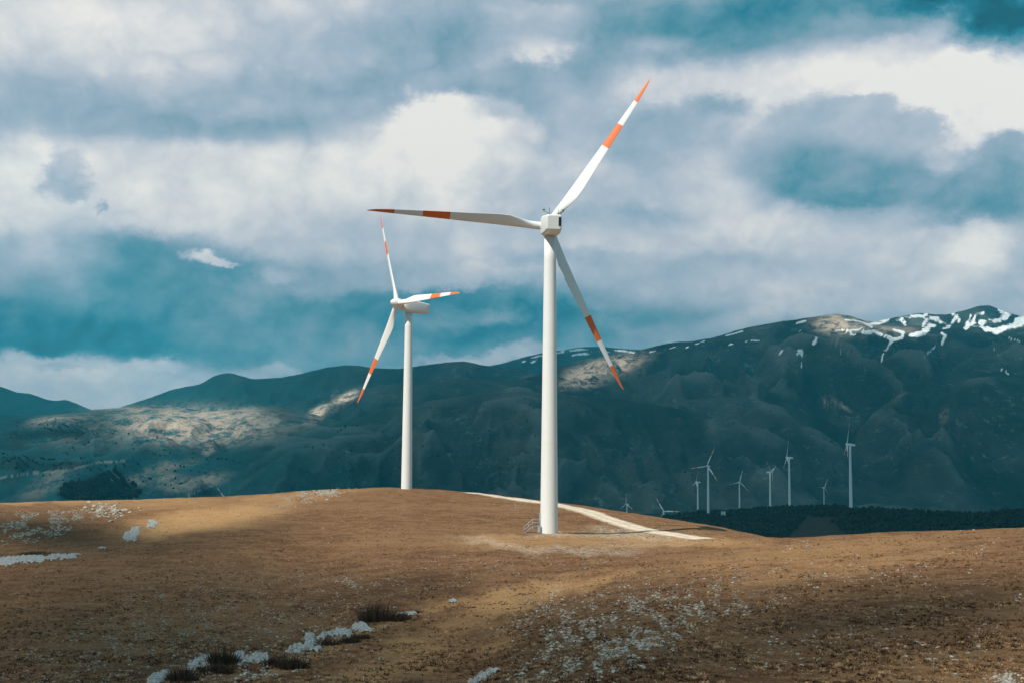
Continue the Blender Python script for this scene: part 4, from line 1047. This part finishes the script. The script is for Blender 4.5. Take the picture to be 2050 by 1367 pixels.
SKY = [ # px, py, rx, ry, rot, value, softness, crisp?   (painter's order: back to front)
 # upper left: pale sheet over a long blue-grey belly
 (250, 60, 560, 150, 0, .78, .9, 0), (160, 40, 260, 60, 0, .86, .9, 0), (420, 90, 160, 40, 0, .82, .9, 1), (620, 30, 260, 60, 0, .74, .9, 0), (80, 190, 160, 60, 0, .70, .9, 1),
 (900, 140, 360, 120, -8, .50, .9, 0), (860, 110, 160, 46, -6, .40, .9, 1), (640, 130, 160, 50, 6, .64, .9, 1), (760, 200, 240, 50, 0, .46, .9, 0),
 (380, 240, 420, 60, 4, .46, .9, 0), (520, 275, 230, 40, 5, .37, .9, 0), (230, 225, 150, 36, 0, .52, .9, 1), (420, 195, 200, 30, 4, .62, .9, 1),
 # upper right
 (1320, 110, 420, 110, 0, .52, .9, 0), (1250, 200, 280, 70, 0, .48, .9, 0), (1420, 60, 260, 46, -4, .38, .9, 0), (1060, 66, 76, 42, 0, .84, .9, 1), (1085, 95, 40, 24, 0, .90, .8, 1), (1140, 42, 60, 26, 0, .76, .9, 1), (1330, 85, 70, 22, 0, .62, .9, 1),
 (1760, 190, 460, 84, -5, .90, .7, 0), (1980, 220, 220, 130, 0, .95, .7, 0), (1620, 170, 240, 60, -8, .93, .8, 1), (1360, 175, 150, 40, -6, .82, .9, 1), (1500, 215, 200, 46, 0, .86, .9, 1), (1850, 105, 130, 44, -14, .90, .7, 1), (1930, 150, 150, 40, 0, .98, .8, 1),
 (1560, 16, 480, 40, -3, .30, .9, 0), (1990, 26, 190, 58, 6, .08, .7, 1), (1850, 70, 70, 34, -30, .74, .9, 1), (1760, 40, 90, 24, 0, .46, .9, 1),
 # central sunlit heap and the pale field left of it
 (420, 390, 520, 95, 0, .80, .8, 0), (60, 345, 95, 70, 0, .88, .5, 1), (40, 420, 130, 50, 0, .86, .7, 1), (230, 350, 110, 50, 0, .84, .7, 1), (420, 330, 210, 36, 6, .82, .8, 1), (640, 370, 230, 60, 0, .86, .9, 1), (330, 430, 230, 44, 0, .83, .9, 1), (600, 455, 220, 40, 0, .76, .9, 1),
 (850, 320, 210, 90, 0, .88, .8, 0), (880, 235, 92, 50, 0, .96, .35, 1), (820, 262, 70, 40, 0, .93, .6, 1), (960, 262, 80, 60, 0, .94, .6, 1), (900, 310, 120, 60, 0, .97, .8, 1), (1030, 330, 90, 56, 0, .86, .8, 1), (760, 330, 90, 40, 0, .90, .8, 1), (990, 225, 40, 22, 0, .70, .9, 1), (1020, 400, 160, 50, 0, .78, .9, 1),
 # grey mass right of the hub
 (1290, 350, 240, 130, 0, .66, .8, 0), (1400, 300, 90, 100, 0, .76, .9, 1), (1230, 300, 120, 56, 0, .56, .8, 1), (1340, 250, 110, 40, 10, .54, .8, 1), (1440, 215, 60, 22, 0, .50, .9, 1), (1160, 290, 60, 46, 0, .60, .8, 1), (1250, 395, 180, 40, 0, .68, .9, 1), (1270, 440, 190, 24, 0, .50, .9, 1), (1190, 455, 90, 14, 0, .44, .9, 1), (1430, 400, 60, 60, 0, .80, .8, 1), (1180, 345, 80, 24, 0, .74, .9, 1),
 # bands below
 (1000, 495, 520, 46, 0, .70, .9, 0), (1600, 480, 460, 46, 0, .74, .9, 0), (1520, 450, 120, 30, 0, .82, .9, 1), (1300, 500, 150, 24, 0, .76, .9, 1), (1000, 545, 150, 16, 0, .76, .8, 1), (1840, 505, 160, 40, 0, .72, .9, 1), (1960, 515, 70, 56, 0, .92, .8, 1), (1740, 540, 150, 24, 0, .80, .9, 1), (1460, 530, 170, 18, 0, .62, .9, 1), (1130, 520, 120, 16, 0, .58, .9, 1),
 # the dark cumulus
 (1690, 290, 195, 92, 2, .60, .22, 1), (1730, 222, 60, 32, 0, .64, .25, 1), (1570, 275, 70, 46, 0, .64, .3, 1), (1820, 265, 60, 46, 0, .62, .3, 1), (1690, 345, 200, 54, 4, .40, .7, 0), (1640, 345, 120, 32, 2, .33, .9, 0), (1690, 388, 150, 24, 6, .34, .45, 1), (1960, 385, 160, 44, 2, .42, .7, 1), (1930, 420, 90, 22, 0, .36, .8, 1), (2010, 300, 80, 46, 0, .54, .35, 1), (1990, 345, 90, 34, 0, .46, .8, 1), (1890, 330, 30, 22, 0, .70, .9, 1),
 # lower left: gap of clear teal and the shade under the deck
 (60, 510, 260, 60, 0, .62, .9, 0), (60, 590, 260, 50, 0, .50, .9, 0), (115, 345, 34, 46, 8, .62, .5, 1), (140, 385, 26, 16, 0, .62, .6, 1), (192, 408, 8, 11, 0, .62, .7, 1),
 (400, 580, 240, 90, 16, .32, .5, 1), (310, 505, 90, 40, 30, .36, .7, 1), (480, 570, 140, 50, 10, .34, .8, 1), (150, 640, 330, 46, 0, .33, .9, 0), (200, 668, 400, 40, 0, .13, .9, 0), (330, 690, 260, 30, 4, .18, .9, 1), (60, 690, 160, 24, 0, .16, .9, 1),
 (660, 640, 320, 90, 0, .37, .8, 0), (740, 700, 300, 36, 0, .36, .9, 0), (640, 560, 110, 36, 0, .50, .9, 1), (800, 655, 110, 34, 0, .48, .9, 1), (700, 610, 120, 24, 0, .30, .9, 1),
 (1040, 640, 350, 44, 2, .18, .8, 1), (960, 598, 150, 22, 0, .22, .9, 1), (920, 560, 120, 18, 0, .64, .8, 1), (880, 640, 60, 20, 0, .36, .9, 1), (1010, 635, 60, 14, 0, .40, .9, 1), (1380, 640, 250, 36, -6, .34, .9, 0), (1230, 600, 160, 22, 0, .40, .9, 1), (545, 535, 40, 14, 0, .62, .8, 1),
 (410, 516, 36, 10, 4, .78, .6, 1), (440, 522, 24, 7, 0, .72, .6, 1), (1500, 565, 380, 36, 0, .62, .9, 0), (1850, 580, 360, 40, 0, .74, .9, 0), (1500, 635, 220, 24, -10, .56, .9, 0), (1620, 605, 130, 20, -6, .74, .9, 1), (2030, 590, 60, 26, 0, .60, .9, 1), (1740, 610, 120, 16, 0, .66, .9, 1),
 # bright strip over the left ridge
 (120, 775, 320, 44, 4, .70, .45, 1), (50, 735, 110, 20, 0, .72, .6, 1), (285, 745, 60, 20, 0, .76, .45, 1), (200, 755, 80, 18, 0, .74, .6, 1), (160, 800, 220, 26, 0, .66, .8, 1), (420, 765, 120, 14, 0, .62, .7, 1), (970, 712, 130, 16, -8, .64, .5, 1), (590, 747, 90, 8, 0, .60, .7, 1), (120, 735, 40, 8, 0, .56, .9, 1),
]
turned = {}
Lf = n.n('Value').outputs[0]; Lf.default_value = .55
for px, py, rx, ry, rot, val, soft, crisp in SKY:
    r_ = rays(px, py)
    key = (crisp, min((-30, -12, -6, 0, 5, 15), key=lambda q: abs(q - rot))); a = R(key[1])
    if key not in turned:
        src = pw if crisp else ps
        turned[key] = src if key[1] == 0 else n.n('VectorRotate', {'Vector': src, 'Angle': a}, rotation_type='Z_AXIS').outputs[0]
    c0, c1 = r_[0] * math.cos(a) - r_[2] * math.sin(a), r_[0] * math.sin(a) + r_[2] * math.cos(a)
    mp = n.n('VectorMath', {0: turned[key], 1: (F / rx, F / ry, 0), 2: (-float(c0) * F / rx, -float(c1) * F / ry, 0)}, operation='MULTIPLY_ADD').outputs[0]
    dd = n.n('VectorMath', {0: mp}, operation='LENGTH').outputs['Value']
    Lf = n.mixf(n.rng(dd, 1 + soft, 1 - soft), Lf, val)
# duller, bluer unseen sky above and behind, set to tint the ambient light
hi = n.rng(v0, .36, .60)
deck = n.math('ADD', .20, n.math('MULTIPLY', n.noise(n.n('Mapping', {'Vector': dirv, 'Scale': (1, 1, 1)}).outputs[0], 4., 4, .55), .25))
Lf = n.mixf(n.math('MAXIMUM', hi, n.rng(sep[1], .25, -.15)), Lf, deck)
# fine cloud texture
sq = n.n('Mapping', {'Vector': dirv, 'Scale': (1, 1, 1.3)}).outputs[0]
bl = n.math('ABSOLUTE', n.math('SUBTRACT', n.noise(n.n('Mapping', {'Vector': dirv, 'Location': (3.1, .4, 2.2), 'Scale': (1, 1, 1.25)}).outputs[0], 20., 5, .52, .2), .5))
billow = n.math('MULTIPLY', n.math('SUBTRACT', bl, .085), .75)
tex = n.math('MULTIPLY', n.math('SUBTRACT', n.noise(sq, 11., 5, .55, .4), .5), .26)
tex2 = n.math('MULTIPLY', n.math('SUBTRACT', n.noise(sq, 34., 8, .62, .6), .5), .24)
Lf = n.math('ADD', n.math('ADD', n.math('MULTIPLY', n.math('SUBTRACT', Lf, .56), 1.24), n.math('ADD', .575, billow)), n.math('ADD', tex, tex2), True)
ramp = n.n('ValToRGB', {0: Lf}); e = ramp.color_ramp.elements
stops = [(0., lin(20, 90, 106)), (.13, lin(36, 124, 146)), (.28, lin(96, 150, 168)), (.45, lin(146, 173, 189)), (.6, lin(174, 190, 205)), (.74, lin(202, 208, 217)), (.86, lin(228, 228, 229)), (1., lin(252, 248, 241))]
e[0].position, e[0].color = stops[0]; e[1].position, e[1].color = stops[-1]
for p_, c_ in stops[1:-1]: x = e.new(p_); x.color = c_
sky = n.n('TexSky', sky_type='NISHITA', sun_disc=False, sun_elevation=SUN_EL, sun_rotation=math.atan2(SV[0], SV[1]), altitude=1000.)
cloud10 = n.n('VectorMath', {0: ramp.outputs[0], 3: 10.}, operation='SCALE').outputs[0]
nt.links.new(n.mixc(.95, sky.outputs[0], cloud10), bg.inputs['Color'])
bg.inputs['Strength'].default_value = .1

# ------------------------------------------------------------------ camera, view
cam = bpy.data.cameras.new('camera'); cam.sensor_width = 36.; cam.sensor_fit = 'HORIZONTAL'; cam.lens = F / 2050. * 36.
cam.clip_start, cam.clip_end = .5, 40000.
co = link('camera', cam); co.matrix_world = CAM.to_4x4(); scene.camera = co
scene.view_settings.view_transform = 'Standard'; scene.view_settings.look = 'None'
scene.view_settings.exposure = 0.; scene.view_settings.gamma = 1.
cy = scene.cycles
cy.use_denoising = True; cy.denoiser = 'OPENIMAGEDENOISE'; cy.denoising_input_passes = 'RGB_ALBEDO_NORMAL'
cy.max_bounces = 6; cy.diffuse_bounces = 2; cy.glossy_bounces = 2; cy.volume_bounces = 2; cy.transparent_max_bounces = 16
cy.use_adaptive_sampling = True; cy.adaptive_threshold = .01
